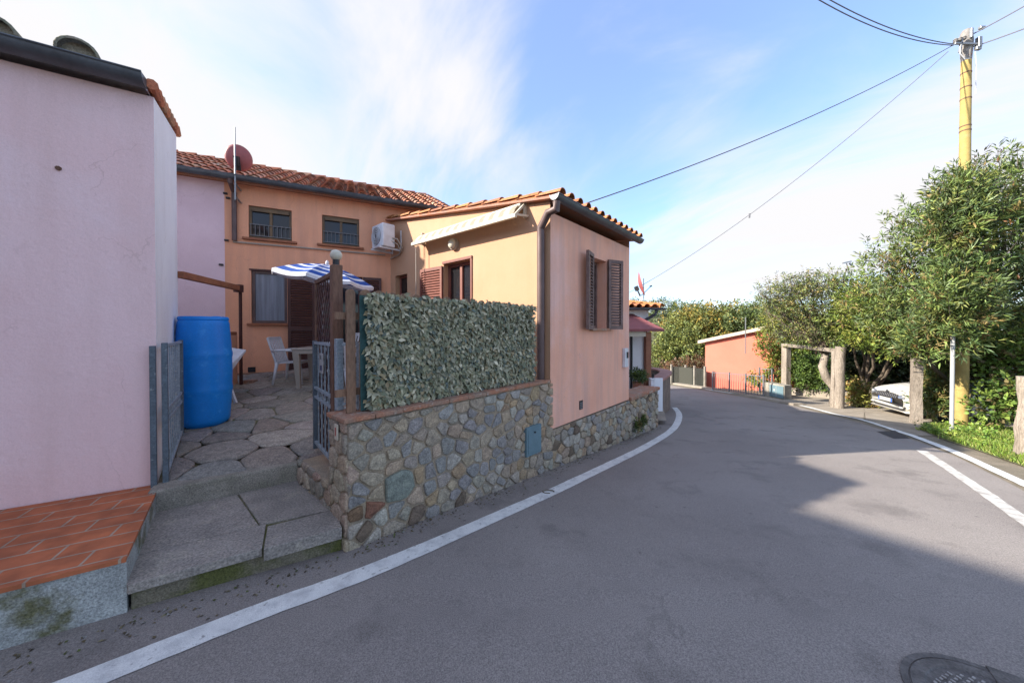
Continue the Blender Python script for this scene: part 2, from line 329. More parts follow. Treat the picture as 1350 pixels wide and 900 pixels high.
# ---- special materials
def cellmat(name, scale, cols, mortar, gap=.035, rand=.9, bump=.6, moss=None, stretch=(1, 1, 1)):
    m = mat(name, cols[0], .85, fine=0); n_, l_, b = nodes_of(m)
    g = n_.new('ShaderNodeNewGeometry'); mp = n_.new('ShaderNodeMapping'); mp.inputs['Scale'].default_value = stretch; mp.inputs['Rotation'].default_value = (0, 0, R(33)); l_.new(g.outputs['Position'], mp.inputs[0])
    nz_ = n_.new('ShaderNodeTexNoise'); nz_.inputs['Scale'].default_value = 3; l_.new(mp.outputs[0], nz_.inputs['Vector'])
    ad = n_.new('ShaderNodeVectorMath'); ad.operation = 'MULTIPLY_ADD'; l_.new(nz_.outputs['Color'], ad.inputs[0]); ad.inputs[1].default_value = (.16, .16, 0); l_.new(mp.outputs[0], ad.inputs[2])
    def vor(f):
        v = n_.new('ShaderNodeTexVoronoi'); v.voronoi_dimensions = '2D'; v.feature = f; v.inputs['Scale'].default_value = scale; v.inputs['Randomness'].default_value = rand; l_.new(ad.outputs[0], v.inputs['Vector']); return v
    a = vor('F1'); e = vor('DISTANCE_TO_EDGE')
    sp = n_.new('ShaderNodeSeparateColor'); l_.new(a.outputs['Color'], sp.inputs[0])
    cr = n_.new('ShaderNodeValToRGB'); el = cr.color_ramp.elements
    while len(el) < len(cols): el.new(.5)
    for i, c in enumerate(cols): el[i].position = i/(len(cols)-1); el[i].color = (*c, 1)
    l_.new(sp.outputs[0], cr.inputs[0])
    n2 = n_.new('ShaderNodeTexNoise'); n2.inputs['Scale'].default_value = 26; n2.inputs['Detail'].default_value = 6; n2.inputs['Roughness'].default_value = .7
    mp2 = n_.new('ShaderNodeMapping'); mp2.inputs['Scale'].default_value = (1, .6, 1); mp2.inputs['Rotation'].default_value = (0, 0, R(60)); l_.new(g.outputs['Position'], mp2.inputs[0]); l_.new(mp2.outputs[0], n2.inputs['Vector'])
    mr_ = n_.new('ShaderNodeMapRange'); mr_.inputs[1].default_value = .35; mr_.inputs[2].default_value = .68; mr_.inputs[3].default_value = .58; mr_.inputs[4].default_value = 1.25; l_.new(n2.outputs['Fac'], mr_.inputs[0])
    q = n_.new('ShaderNodeMix'); q.data_type = 'RGBA'; q.blend_type = 'MULTIPLY'; q.inputs[0].default_value = 1; l_.new(cr.outputs[0], q.inputs[6]); l_.new(mr_.outputs[0], q.inputs[7])
    me = n_.new('ShaderNodeMapRange'); me.inputs[1].default_value = gap*.3; me.inputs[2].default_value = gap; l_.new(e.outputs['Distance'], me.inputs[0])
    mo = n_.new('ShaderNodeMix'); mo.data_type = 'RGBA'; mo.inputs[6].default_value = (*mortar, 1); mo.inputs[7].default_value = (*(moss or mortar), 1)
    n3 = n_.new('ShaderNodeTexNoise'); n3.inputs['Scale'].default_value = 2.3; l_.new(g.outputs['Position'], n3.inputs['Vector'])
    m3 = n_.new('ShaderNodeMapRange'); m3.inputs[1].default_value = .52; m3.inputs[2].default_value = .62; l_.new(n3.outputs['Fac'], m3.inputs[0]); l_.new(m3.outputs[0], mo.inputs[0])
    q2 = n_.new('ShaderNodeMix'); q2.data_type = 'RGBA'; l_.new(me.outputs[0], q2.inputs[0]); l_.new(mo.outputs[2], q2.inputs[6]); l_.new(q.outputs[2], q2.inputs[7])
    l_.new(q2.outputs[2], b.inputs['Base Color'])
    hh = n_.new('ShaderNodeMath'); hh.operation = 'MULTIPLY_ADD'; l_.new(n2.outputs['Fac'], hh.inputs[0]); hh.inputs[1].default_value = .5; l_.new(me.outputs[0], hh.inputs[2])
    bp = n_.new('ShaderNodeBump'); bp.inputs['Strength'].default_value = bump; bp.inputs['Distance'].default_value = .02; l_.new(hh.outputs[0], bp.inputs['Height']); l_.new(bp.outputs[0], b.inputs['Normal'])
    return m
M['flag'] = cellmat('w_flagstones', 1.7, [(0.25, 0.215, 0.185), (0.36, 0.31, 0.26), (0.29, 0.25, 0.22), (0.41, 0.355, 0.30), (0.23, 0.20, 0.175)], (0.15, 0.125, 0.085), .045, moss=(0.12, 0.12, 0.045), stretch=(1, 1.5, 1))
M['tread'] = cellmat('w_slabs', 1.35, [(0.26, 0.235, 0.21), (0.34, 0.305, 0.27), (0.29, 0.26, 0.235), (0.32, 0.285, 0.25)], (0.30, 0.26, 0.20), .018, moss=(0.19, 0.17, 0.11), stretch=(.9, 1.5, 1))
def mossmat(name, base, moss, lo, hi, zs=1.0):
    m = mat(name, base, .95, fine=.25, fscale=90, bump=.8, bscale=60, c2=tuple(x*.7 for x in base), scale=6, c3=moss, scale3=3.2, mix3=(lo, hi)); return m
M['steprock'] = mat('w_steprock', (0.36, 0.32, 0.28), .9, (0.26, 0.235, 0.21), 3.5, (.35, .65), fine=.25, fscale=70, bump=.9, bscale=24, bdist=.015, c3=(0.38, 0.34, 0.28), scale3=8, mix3=(.56, .7))
M['joint'] = mat('w_mossyjoint', (0.22, 0.185, 0.125), .95, (0.13, 0.13, 0.05), 2.6, (.45, .6), fine=.25, fscale=80, bump=.6, bscale=70)
M['riser'] = mossmat('w_mossyriser', (0.24, 0.21, 0.15), (0.11, 0.115, 0.035), .42, .58)
M['apronbase'] = mossmat('w_mossywhitewash', (0.50, 0.52, 0.50), (0.16, 0.155, 0.08), .52, .64)
m = mat('w_terracottatiles', (0.40, 0.12, 0.05), .75, fine=0); n_, l_, b_ = nodes_of(m)
g_ = n_.new('ShaderNodeNewGeometry'); mp_ = n_.new('ShaderNodeMapping'); mp_.vector_type = 'TEXTURE'; mp_.inputs['Rotation'].default_value = (0, 0, math.atan2(1, 1.76)); l_.new(g_.outputs['Position'], mp_.inputs[0])
br = n_.new('ShaderNodeTexBrick'); br.inputs['Scale'].default_value = 1; br.inputs['Brick Width'].default_value = .36; br.inputs['Row Height'].default_value = .165; br.inputs['Mortar Size'].default_value = .008; br.inputs['Mortar Smooth'].default_value = .3
br.inputs['Color1'].default_value = (0.50, 0.15, 0.06, 1); br.inputs['Color2'].default_value = (0.43, 0.13, 0.055, 1); br.inputs['Mortar'].default_value = (0.40, 0.29, 0.21, 1); l_.new(mp_.outputs[0], br.inputs['Vector'])
nn = n_.new('ShaderNodeTexNoise'); nn.inputs['Scale'].default_value = 7; nn.inputs['Detail'].default_value = 6; l_.new(g_.outputs['Position'], nn.inputs['Vector'])
mm = n_.new('ShaderNodeMapRange'); mm.inputs[1].default_value = .35; mm.inputs[2].default_value = .7; mm.inputs[3].default_value = .72; mm.inputs[4].default_value = 1.15; l_.new(nn.outputs['Fac'], mm.inputs[0])
qq = n_.new('ShaderNodeMix'); qq.data_type = 'RGBA'; qq.blend_type = 'MULTIPLY'; qq.inputs[0].default_value = 1; l_.new(br.outputs['Color'], qq.inputs[6]); l_.new(mm.outputs[0], qq.inputs[7]); l_.new(qq.outputs[2], b_.inputs['Base Color'])
bp_ = n_.new('ShaderNodeBump'); bp_.inputs['Strength'].default_value = .5; bp_.inputs['Distance'].default_value = .01; bp_.invert = True; l_.new(br.outputs['Fac'], bp_.inputs['Height']); l_.new(bp_.outputs[0], b_.inputs['Normal'])
M['aprontile'] = m

# thin wandering cracks and sealed seams in the asphalt
n_, l_, b_ = nodes_of(M['asphalt']); src = b_.inputs['Base Color'].links[0].from_socket
g_ = n_.new('ShaderNodeNewGeometry'); nz2 = n_.new('ShaderNodeTexNoise'); nz2.inputs['Scale'].default_value = 2.2; nz2.inputs['Detail'].default_value = 5; l_.new(g_.outputs['Position'], nz2.inputs['Vector'])
ad_ = n_.new('ShaderNodeVectorMath'); ad_.operation = 'MULTIPLY_ADD'; l_.new(nz2.outputs['Color'], ad_.inputs[0]); ad_.inputs[1].default_value = (.8, .8, 0); l_.new(g_.outputs['Position'], ad_.inputs[2])
vo = n_.new('ShaderNodeTexVoronoi'); vo.voronoi_dimensions = '2D'; vo.feature = 'DISTANCE_TO_EDGE'; vo.inputs['Scale'].default_value = .34; l_.new(ad_.outputs[0], vo.inputs['Vector'])
m1_ = n_.new('ShaderNodeMapRange'); m1_.inputs[1].default_value = .0012; m1_.inputs[2].default_value = .0045; m1_.inputs[3].default_value = 1; m1_.inputs[4].default_value = 0; l_.new(vo.outputs['Distance'], m1_.inputs[0])
nz3 = n_.new('ShaderNodeTexNoise'); nz3.inputs['Scale'].default_value = .55; l_.new(g_.outputs['Position'], nz3.inputs['Vector'])
m2_ = n_.new('ShaderNodeMapRange'); m2_.inputs[1].default_value = .50; m2_.inputs[2].default_value = .60; m2_.inputs[4].default_value = .22; l_.new(nz3.outputs['Fac'], m2_.inputs[0])
mu_ = n_.new('ShaderNodeMath'); mu_.operation = 'MULTIPLY'; l_.new(m1_.outputs[0], mu_.inputs[0]); l_.new(m2_.outputs[0], mu_.inputs[1])
sp_ = n_.new('ShaderNodeTexVoronoi'); sp_.inputs['Scale'].default_value = 3.0; l_.new(g_.outputs['Position'], sp_.inputs['Vector'])
m4_ = n_.new('ShaderNodeMapRange'); m4_.inputs[1].default_value = .03; m4_.inputs[2].default_value = .06; m4_.inputs[3].default_value = .5; m4_.inputs[4].default_value = 0; l_.new(sp_.outputs['Distance'], m4_.inputs[0])
mx_ = n_.new('ShaderNodeMath'); mx_.operation = 'MAXIMUM'; l_.new(mu_.outputs[0], mx_.inputs[0]); l_.new(m4_.outputs[0], mx_.inputs[1])
q_ = n_.new('ShaderNodeMix'); q_.data_type = 'RGBA'; l_.new(mx_.outputs[0], q_.inputs[0]); l_.new(src, q_.inputs[6]); q_.inputs[7].default_value = (0.06, 0.055, 0.05, 1); l_.new(q_.outputs[2], b_.inputs['Base Color'])

def add_cracks(m, scale, wid, lo, amt, colr):
    n_, l_, b_ = nodes_of(m); src = b_.inputs['Base Color'].links[0].from_socket
    g_ = n_.new('ShaderNodeNewGeometry'); a = n_.new('ShaderNodeTexNoise'); a.inputs['Scale'].default_value = 4; a.inputs['Detail'].default_value = 5; l_.new(g_.outputs['Position'], a.inputs['Vector'])
    ad = n_.new('ShaderNodeVectorMath'); ad.operation = 'MULTIPLY_ADD'; l_.new(a.outputs['Color'], ad.inputs[0]); ad.inputs[1].default_value = (.35, .35, .35); l_.new(g_.outputs['Position'], ad.inputs[2])
    v = n_.new('ShaderNodeTexVoronoi'); v.feature = 'DISTANCE_TO_EDGE'; v.inputs['Scale'].default_value = scale; l_.new(ad.outputs[0], v.inputs['Vector'])
    r1 = n_.new('ShaderNodeMapRange'); r1.inputs[1].default_value = wid*.3; r1.inputs[2].default_value = wid; r1.inputs[3].default_value = 1; r1.inputs[4].default_value = 0; l_.new(v.outputs['Distance'], r1.inputs[0])
    b = n_.new('ShaderNodeTexNoise'); b.inputs['Scale'].default_value = 1.1; l_.new(g_.outputs['Position'], b.inputs['Vector'])
    r2 = n_.new('ShaderNodeMapRange'); r2.inputs[1].default_value = lo; r2.inputs[2].default_value = lo+.08; r2.inputs[4].default_value = amt; l_.new(b.outputs['Fac'], r2.inputs[0])
    mu = n_.new('ShaderNodeMath'); mu.operation = 'MULTIPLY'; l_.new(r1.outputs[0], mu.inputs[0]); l_.new(r2.outputs[0], mu.inputs[1])
    c = n_.new('ShaderNodeTexNoise'); c.inputs['Scale'].default_value = 7; c.inputs['Detail'].default_value = 7; c.inputs['Roughness'].default_value = .7; l_.new(g_.outputs['Position'], c.inputs['Vector'])
    r3 = n_.new('ShaderNodeMapRange'); r3.inputs[1].default_value = .60; r3.inputs[2].default_value = .72; r3.inputs[4].default_value = .35; l_.new(c.outputs['Fac'], r3.inputs[0])
    mx = n_.new('ShaderNodeMath'); mx.operation = 'MAXIMUM'; l_.new(mu.outputs[0], mx.inputs[0]); l_.new(r3.outputs[0], mx.inputs[1])
    q = n_.new('ShaderNodeMix'); q.data_type = 'RGBA'; l_.new(mx.outputs[0], q.inputs[0]); l_.new(src, q.inputs[6]); q.inputs[7].default_value = (*colr, 1); l_.new(q.outputs[2], b_.inputs['Base Color'])
add_cracks(M['pinkwall'], .9, .004, .52, .55, (0.62, 0.43, 0.42)); add_cracks(M['salmon'], 1.1, .005, .48, .5, (0.58, 0.33, 0.27)); add_cracks(M['orange'], 1.0, .005, .48, .5, (0.50, 0.25, 0.17))
add_cracks(M['mauve'], 1.2, .006, .45, .6, (0.55, 0.38, 0.40)); add_cracks(M['yellow'], .9, .004, .52, .4, (0.42, 0.24, 0.13)); add_cracks(M['whitewall'], 1.1, .005, .48, .5, (0.62, 0.58, 0.55))
# ------------------------------------------------------------------ ground, road
ys = [-14 + .5*i for i in range(28)] + [.15*i for i in range(0, 200)] + [30+2*i for i in range(15)] + [60+20*i for i in range(28)]
def sheet(name, xl, xr, m, dz, y0=-1e9, y1=1e9, nx=1):
    mb = MB(); yy = [y for y in ys if y0 <= y <= y1]; 
    for y in yy:
        for i in range(nx+1):
            t = i/nx; mb.v.append((xl(y)*(1-t)+xr(y)*t, y, gz(y)+dz))
    for k in range(len(yy)-1):
        for i in range(nx):
            a = k*(nx+1)+i; mb.f.append((a, a+1, a+nx+2, a+nx+1)); mb.c.append((1, 1, 1))
    return tag(mb.build(name, m, base=False), kind='structure')
edge = [G(*p) for p in ((1349, 646), (1264, 603), (1229, 589), (1193, 575), (1137, 558), (1100, 548.5), (1050, 535.5), (985, 524), (930, 515), (889, 508.5))]
EX = [p.x for p in edge]; EY = [p.y for p in edge]
def xr(y):
    if y < EY[0]: return EX[0]-(EY[0]-y)*1.15
    if y > EY[-1]: return EX[-1]-(y-EY[-1])*1.6
    return float(np.interp(y, EY, EX))
sheet('ground', lambda y: -260, lambda y: 320, M['dirt'], -.012, nx=4)
sheet('road', lambda y: -16, xr, M['asphalt'], 0, y1=27, nx=2)
def strip(name, pts, w_, m, dz=.005, kind='structure', rag=0, taper=None, n_sub=8):
    P = [Vector(p) for p in pts]; Q = []
    for i in range(len(P)-1):                       # Catmull-Rom through the points
        p0, p1, p2, p3 = P[max(i-1, 0)], P[i], P[i+1], P[min(i+2, len(P)-1)]
        for k in range(n_sub):
            t = k/n_sub; Q.append(.5*((2*p1)+(p2-p0)*t+(2*p0-5*p1+4*p2-p3)*t*t+(3*p1-p0-3*p2+p3)*t**3))
    Q.append(P[-1]); mb = MB()
    for i, q in enumerate(Q):
        t = (Q[min(i+1, len(Q)-1)]-Q[max(i-1, 0)]); t.z = 0; t.normalize(); s_ = Vector((t.y, -t.x, 0))
        ww = w_/2
        a = q + s_*(ww+random.uniform(-rag, rag)); b = q - s_*(ww+random.uniform(-rag, rag))
        mb.v += [(a.x, a.y, gz(a.y)+dz), (b.x, b.y, gz(b.y)+dz)]
    for i in range(len(Q)-1): mb.f.append((2*i, 2*i+1, 2*i+3, 2*i+2)); mb.c.append((1, 1, 1))
    o = mb.build(name, m, base=False)
    return tag(o, kind=kind)
lp = [G(*p) for p in ((106, 900), (340, 807), (479, 756), (600, 705), (723, 650.5), (760.7, 632.7), (802, 613), (851, 588.7), (883, 569), (893.5, 556), (895, 545), (889, 537))]
lp = [lp[0]-(lp[1]-lp[0])*1.2] + lp
strip('road_marking', lp, .16, M['line'], rag=.003, n_sub=10)
rp = [G(*p) for p in ((1380, 652), (1350, 637.5), (1264, 598), (1229, 584), (1193, 571), (1138, 553.5), (1100, 545.5), (1050, 533), (985, 521.5), (930, 513))]
strip('road_marking', rp, .13, M['line'], rag=.006)
op = [G(*p) for p in ((1400, 720), (1350, 686), (1289, 643), (1244, 613), (1215, 594))]
strip('road_marking', op, .12, M['oldline'], rag=.006)
# worn dark patch in the road and a pale repair smear beside it
def patch(name, px, m, dz):
    P = [G(*p) for p in px]; mb = MB(); mb.poly([(p.x, p.y, gz(p.y)+dz) for p in P]); return tag(mb.build(name, m, base=False), kind='structure')
M['patchd'] = mat('w_darkpatch', (0.06, 0.055, 0.055), .9, fine=.3, fscale=150, bump=.4, bscale=200)
patch('road_patch', ((1156, 569), (1180, 567.5), (1200, 578), (1178, 578)), M['patchd'], .007)
# kerb along the far verge
def kerb(name, pts, w_, h, m):
    mb = MB(); P = [Vector(p) for p in pts]
    for i in range(len(P)-1):
        a, b = P[i], P[i+1]; t = (b-a); t.z = 0; t.normalize(); s_ = Vector((t.y, -t.x, 0))
        mb.hexa([(*(a)[:2], gz(a.y)-.1), (*(a+s_*w_)[:2], gz(a.y)-.1), (*(b+s_*w_)[:2], gz(b.y)-.1), (*(b)[:2], gz(b.y)-.1),
                 (*(a)[:2], gz(a.y)+h), (*(a+s_*w_)[:2], gz(a.y)+h), (*(b+s_*w_)[:2], gz(b.y)+h), (*(b)[:2], gz(b.y)+h)])
    return tag(mb.build(name, m, base=False), kind='structure')
kp = [G(*p) for p in ((1046, 534), (1020, 529), (985, 522), (955, 516.5), (930, 512.2), (905, 508.6), (887, 506))]
K = []
for i in range(len(kp)-1):
    for k in range(4): K.append(kp[i].lerp(kp[i+1], k/4))
K.append(kp[-1]); kerb('kerb', K, .38, .06, M['paving'])
# pale paved pull-in behind the posts, gravelly bay for the car
def fill(name, poly, m, dz):                     # polygon cut into rows so it follows the slope
    mb = MB(); P = [Vector(p) for p in poly]; y0 = min(p.y for p in P); y1 = max(p.y for p in P); rows = [y0]+[y for y in ys if y0 < y < y1]+[y1]; prev = None
    for y in rows:
        xs = []
        for i in range(len(P)):
            a, b = P[i], P[(i+1) % len(P)]
            if abs(a.y-b.y) < 1e-9:
                if abs(a.y-y) < 1e-9: xs += [a.x, b.x]
            elif min(a.y, b.y)-1e-9 <= y <= max(a.y, b.y)+1e-9: xs.append(a.x+(b.x-a.x)*(y-a.y)/(b.y-a.y))
        if not xs: continue
        c = (min(xs), max(xs), y)
        if prev: mb.quad((prev[0], prev[2], gz(prev[2])+dz), (prev[1], prev[2], gz(prev[2])+dz), (c[1], c[2], gz(c[2])+dz), (c[0], c[2], gz(c[2])+dz))
        prev = c
    return tag(mb.build(name, m, base=False), kind='structure')
fill('paved_verge', [G(1030, 529.5), G(1138, 554), G(1140, 540), G(1135, 528), G(1042, 519)], M['paving'], -.004)
fill('gravel_bay', [G(1142, 553), G(1208, 574), (15, 6.8, 0), (15.5, 13.5, 0), G(1136, 526)], M['paving'], -.004)

# ------------------------------------------------------------------ stone work
def clip(poly, nx_, ny_, c):                     # keep nx*x+ny*y <= c
    out = []
    for i in range(len(poly)):
        a, b = poly[i], poly[(i+1) % len(poly)]; da = nx_*a[0]+ny_*a[1]-c; db = nx_*b[0]+ny_*b[1]-c
        if da <= 0: out.append(a)
        if da*db < 0:
            t = da/(da-db); out.append((a[0]+(b[0]-a[0])*t, a[1]+(b[1]-a[1])*t))
    return out
def cells(seeds, bounds, outline, gap, asp=1.25, rad=.8):
    res = []
    for i, s in enumerate(seeds):
        P = [(bounds[0], bounds[2]), (bounds[1], bounds[2]), (bounds[1], bounds[3]), (bounds[0], bounds[3])]
        for j, q in enumerate(seeds):
            if i == j: continue
            dx, dy = q[0]-s[0], (q[1]-s[1])*asp
            if dx*dx+dy*dy > rad*rad: continue
            d2 = dx*dx+dy*dy; L_ = math.hypot(dx, dy*asp)
            if d2 < 1e-8: continue
            k = .5 + (s[2]-q[2])/(2*d2)
            # plane in warped space: dx*(x-sx)+dy*asp*(y-sy) <= k*d2 ; pulled in by the joint
            nx_, ny_ = dx/L_, dy*asp/L_; P = clip(P, nx_, ny_, nx_*s[0]+ny_*s[1]+k*d2/L_-gap)
            if len(P) < 3: break
        if len(P) >= 3: res.append((P, s))
    return res
def chaikin(P, n=2):
    for it in range(n):
        Q = []; k_ = (.14, .27)[it % 2]
        for i in range(len(P)):
            a, b = P[i], P[(i+1) % len(P)]
            Q += [(a[0]*(1-k_)+b[0]*k_, a[1]*(1-k_)+b[1]*k_), (a[0]*k_+b[0]*(1-k_), a[1]*k_+b[1]*(1-k_))]
        P = Q
    return P
def stone_mesh(mb, P, W, out0, h, col, jit=.006):
    cx = sum(p[0] for p in P)/len(P); cy = sum(p[1] for p in P)/len(P)
    P = [(x+random.uniform(-jit, jit), y+random.uniform(-jit, jit)) for x, y in P]; P = [(x+random.uniform(-.0025, .0025), y+random.uniform(-.0025, .0025)) for x, y in chaikin(P)]; n = len(P); k = len(mb.v)
    tl, tv = random.uniform(-.2, .2), random.uniform(-.25, .25)
    rings = ((1.0, -.01), (1.0, h*.45), (.965, h*.85), (.88, h), (.5, h*1.03))
    for sc, o in rings:
        for x, y in P:
            xx, yy = cx+(x-cx)*sc, cy+(y-cy)*sc; oo = o + (xx-cx)*tl*.15*(o > 0)+(yy-cy)*tv*.15*(o > 0) + (random.uniform(-1, 1)*.004 if sc < 1 else 0)
            mb.v.append(tuple(W.p(xx, yy, out0+oo)))
    for r in range(len(rings)-1):
        for i in range(n): mb.f.append((k+r*n+i, k+r*n+(i+1) % n, k+(r+1)*n+(i+1) % n, k+(r+1)*n+i)); mb.c.append(col)
    mb.f.append(tuple(k+(len(rings)-1)*n+i for i in range(n))); mb.c.append(col)
PAL = dict(bl=(0.295, 0.292, 0.295), lb=(0.37, 0.365, 0.36), g=(0.35, 0.325, 0.285), lg=(0.42, 0.40, 0.36), bg=(0.41, 0.36, 0.29), t=(0.41, 0.34, 0.26), ot=(0.41, 0.31, 0.21), br=(0.20, 0.13, 0.085), rd=(0.24, 0.12, 0.085), db=(0.19, 0.15, 0.115), sl=(0.25, 0.28, 0.255), pk=(0.44, 0.34, 0.28))
def jc(c, a=.10):
    c = (c[0]*1.04, c[1]*.98, c[2]*.90) if a == .10 else c
    k = 1+random.uniform(-a*1.3, a*1.3); return tuple(x*k*(1+random.uniform(-a*.3, a*.3)) for x in c)
ST = """230,320,bg 345,295,bl 445,250,g 555,300,bl 630,285,t 535,225,t 600,210,g 675,190,bg 705,240,lb 785,215,t 855,195,bg 925,170,lg 980,155,bl 1040,150,lb 1100,130,g 1145,155,ot 1195,110,t 1190,215,bl
1070,245,bl 1000,255,t 1112,235,ot 1142,232,t 1195,270,g 250,425,g 350,395,g 430,360,bl 635,355,bg 745,320,t 825,300,bl 920,265,bl 965,330,t 360,490,bg 285,485,g 505,415,lb 705,405,bl 785,400,bl 845,385,g 900,365,bg
980,385,bl 1030,385,g 1060,335,t 222,545,pk 600,455,bl 625,525,bl 675,495,bl 735,480,lg 820,465,t 905,440,t 970,470,bl 1050,445,bl 280,615,bl 570,545,ot 765,525,ot 840,520,bl 895,515,lb 1000,530,bg 1118,540,t
185,640,g 255,740,br 345,705,rd 450,715,bl 560,650,t 625,610,bl 690,575,g 795,580,bl 860,580,g 930,565,lg 1040,560,g 300,830,db 440,810,bg 560,735,db 690,645,bg 640,730,bl 705,705,g 780,665,db 870,650,g 955,620,g 1022,590,g
1190,390,t 1205,450,bl 1160,485,g 1220,500,lg 1245,350,g 1130,480,bg 1210,330,bg 475,595,sl 375,640,t 330,560,bg 150,1,g"""
seeds = []
for tkn in ST.split():
    a, b, c = tkn.split(',')
    if b == '1': continue
    u, z = WW.uz(400+float(a)/3.75, 480+float(b)/3.75); seeds.append((u, z, {'sl': .020, 'bg': .002}.get(c, 0.0), c))
print('stone seeds', len(seeds), 'uA', round(uA, 2))
for _ in range(900):
    u, z = random.uniform(0, uA), random.uniform(-.42, .97); dmin = min(math.hypot(u-s_[0], (z-s_[1])*1.15)-(0.10 if s_[3] == 'sl' else 0) for s_ in seeds)
    if dmin > .108: seeds.append((u, z, -.0012, random.choice(['t', 'g', 'bg', 'ot', 'lg', 'bl'])))
HC = 1.03                                          # top of the coping
ZS2 = .31                                          # floor level of the bay
wall = thing('stone_wall', 'low grey and tan fieldstone wall with brick coping along the road below the leafy screen', 'stone wall', (*WW.p(0, 0)[:2], 0))
mb = MB()
mb.hexa([WW.p(0, -.4, -.33), WW.p(0, -.4, 0), WW.p(uA+.02, -1.0, 0), WW.p(uA+.02, -1.0, -.33), WW.p(0, HC-.05, -.33), WW.p(0, HC-.05, 0), WW.p(uA+.02, HC-.05, 0), WW.p(uA+.02, HC-.05, -.33)])
mb.build('mortar_core', M['mortar'], wall)
mb = MB()
top = HC-.055
cl = cells(seeds, (0.0, uA+.05, -.6, top), None, .0105, 1.15)
for P, s in cl:
    def ground_u(u): return gz(WW.p(u, 0).y)
    c = s[3]
    stone_mesh(mb, P, WW, -.002, .035 if c == 'sl' else random.uniform(.010, .026), jc(PAL[c]))
mb.build('stone', M['stone'], wall, smooth='all')
# end face of the wall towards the gate, and the low stub under the gate
EW = Wall(WW.p(0, 0)[:2], (-0.748, 0.663), True)
if EW.n.x > 0: EW.n = -EW.n
def random_cells(u0, u1, z0, z1, size, gap, W, pal, h=(.015, .03), out0=-.002, mbx=None, asp=1.3, jit=.32):
    S = []; rows = max(1, round((z1-z0)/(size*.8))); k = 0
    for r in range(rows+1):
        n = max(1, round((u1-u0)/size)); 
        for i in range(n+1):
            S.append((u0+(u1-u0)*(i+.5*(r % 2)+random.uniform(-jit, jit))/n, z0+(z1-z0)*(r+random.uniform(-jit, jit)*.8)/rows, random.uniform(-.002, .002)*(size/.2)**2, random.choice(pal)))
    q = mbx or MB()
    for P, s in cells(S, (u0, u1, z0, z1), None, gap, asp, size*4): stone_mesh(q, P, W, out0, random.uniform(*h), jc(PAL[s[3]]), jit=size*.03)
    return q
mb = random_cells(0.0, .33, -.15, top, .2, .008, EW, ['pk', 'bg', 'g', 'bg', 't'])
mb.build('stone', M['stone'], wall, smooth='all')
mb = MB()
nt_ = 11
for i in range(nt_):                                # coping of thin brick tiles
    u0 = -.035+(uA+.03)*i/nt_; u1 = -.035+(uA+.03)*(i+1)/nt_-.002; dz = random.uniform(-.004, .004)
    mb.wbox(WW, u0, u1, HC-.042, HC+dz, -.35, .022+random.uniform(0, .014))
mb.build('coping', M['coping'], wall, bevel=.008)
lbl = MB(); PW = EW
lbl.wbox(EW, .10, .165, .835, .965, .028, .04); pl_ = lbl.build('number_plate', M['cream'], wall, bevel=.006)
def text_mesh(txt, size, W, u, z, out, m, name, parent, ext=.002, mirror=False):
    cu = bpy.data.curves.new('t', 'FONT'); cu.body = txt; cu.size = size; cu.extrude = ext; cu.align_x = 'CENTER'; cu.align_y = 'CENTER'
    o = bpy.data.objects.new('t', cu); COL.objects.link(o); dg = bpy.context.evaluated_depsgraph_get(); me = o.evaluated_get(dg).to_mesh()
    q = MB(); s_ = -1 if mirror else 1
    q.add([W.p(u+v.co.x*s_, z+v.co.y, out+v.co.z) for v in me.vertices], [tuple(p.vertices) for p in me.polygons]); bpy.data.objects.remove(o); bpy.data.curves.remove(cu)
    return q.build(name, m, parent)
text_mesh('1', .10, EW, .1325, .90, .0425, M['red'], 'number', pl_, mirror=True)
# blue-grey meter cabinet door set in the wall
mb = MB(); (cu0, cz0), (cu1, cz1) = WW.uz(690.5, 602), WW.uz(710, 557)
mb.wbox(WW, cu0, cu1, cz0, cz1, -.02, .05); cab = tag(mb.build('meter_door', M['copeblue'], bevel=.006), 'small blue-grey metal meter door set in the fieldstone wall', 'meter door')
mb = MB(); mb.wbox(WW, cu0+.03, cu1-.03, cz0+.04, cz1-.04, .05, .056); mb.build('raised_panel', M['copeblue'], cab, bevel=.003)
mb = MB(); mb.tube([WW.p((cu0+cu1)/2, cz1-.08, .055), WW.p((cu0+cu1)/2, cz1-.08, .07)], .012, 8); mb.build('lock', M['iron'], cab)
# smeared cement under the door
# second stretch under the bay: small rough stones, then on to the far gate
wl2 = thing('stone_wall', 'rough small-stone base wall under the salmon house bay, running down to the white gate post', 'stone wall', (*WW.p(uA, 0)[:2], -.5))
uE = (8.15-2.65)/WW.d.y
mb = MB(); mb.hexa([WW.p(uA+.03, -1.3, -.4), WW.p(uA+.03, -1.3, -.012), WW.p(uE, -1.5, -.012), WW.p(uE, -1.5, -.4), WW.p(uA+.03, ZS2-.02, -.4), WW.p(uA+.03, ZS2-.02, -.012), WW.p(uE, ZS2-.04, -.012), WW.p(uE, ZS2-.04, -.4)]); mb.build('mortar_core', M['mortar'], wl2)
mb = random_cells(uA+.03, uE, -.95, ZS2-.03, .165, .007, WW, ['g', 'g', 'lg', 'bg', 't', 'g', 'bl', 'lg', 'db', 'bg', 'ot'], h=(.012, .04), out0=-.014, jit=.42)
mb.build('stone', M['stone'], wl2, smooth='all')
mb = MB()
for i in range(4):
    u0 = uB+.03+(uE-uB+.01)*i/4; mb.wbox(WW, u0, u0+(uE-uB)/4-.006, ZS2-.038, ZS2+.035, -.40, .045)
mb.build('coping', M['coping'], wl2, bevel=.01)

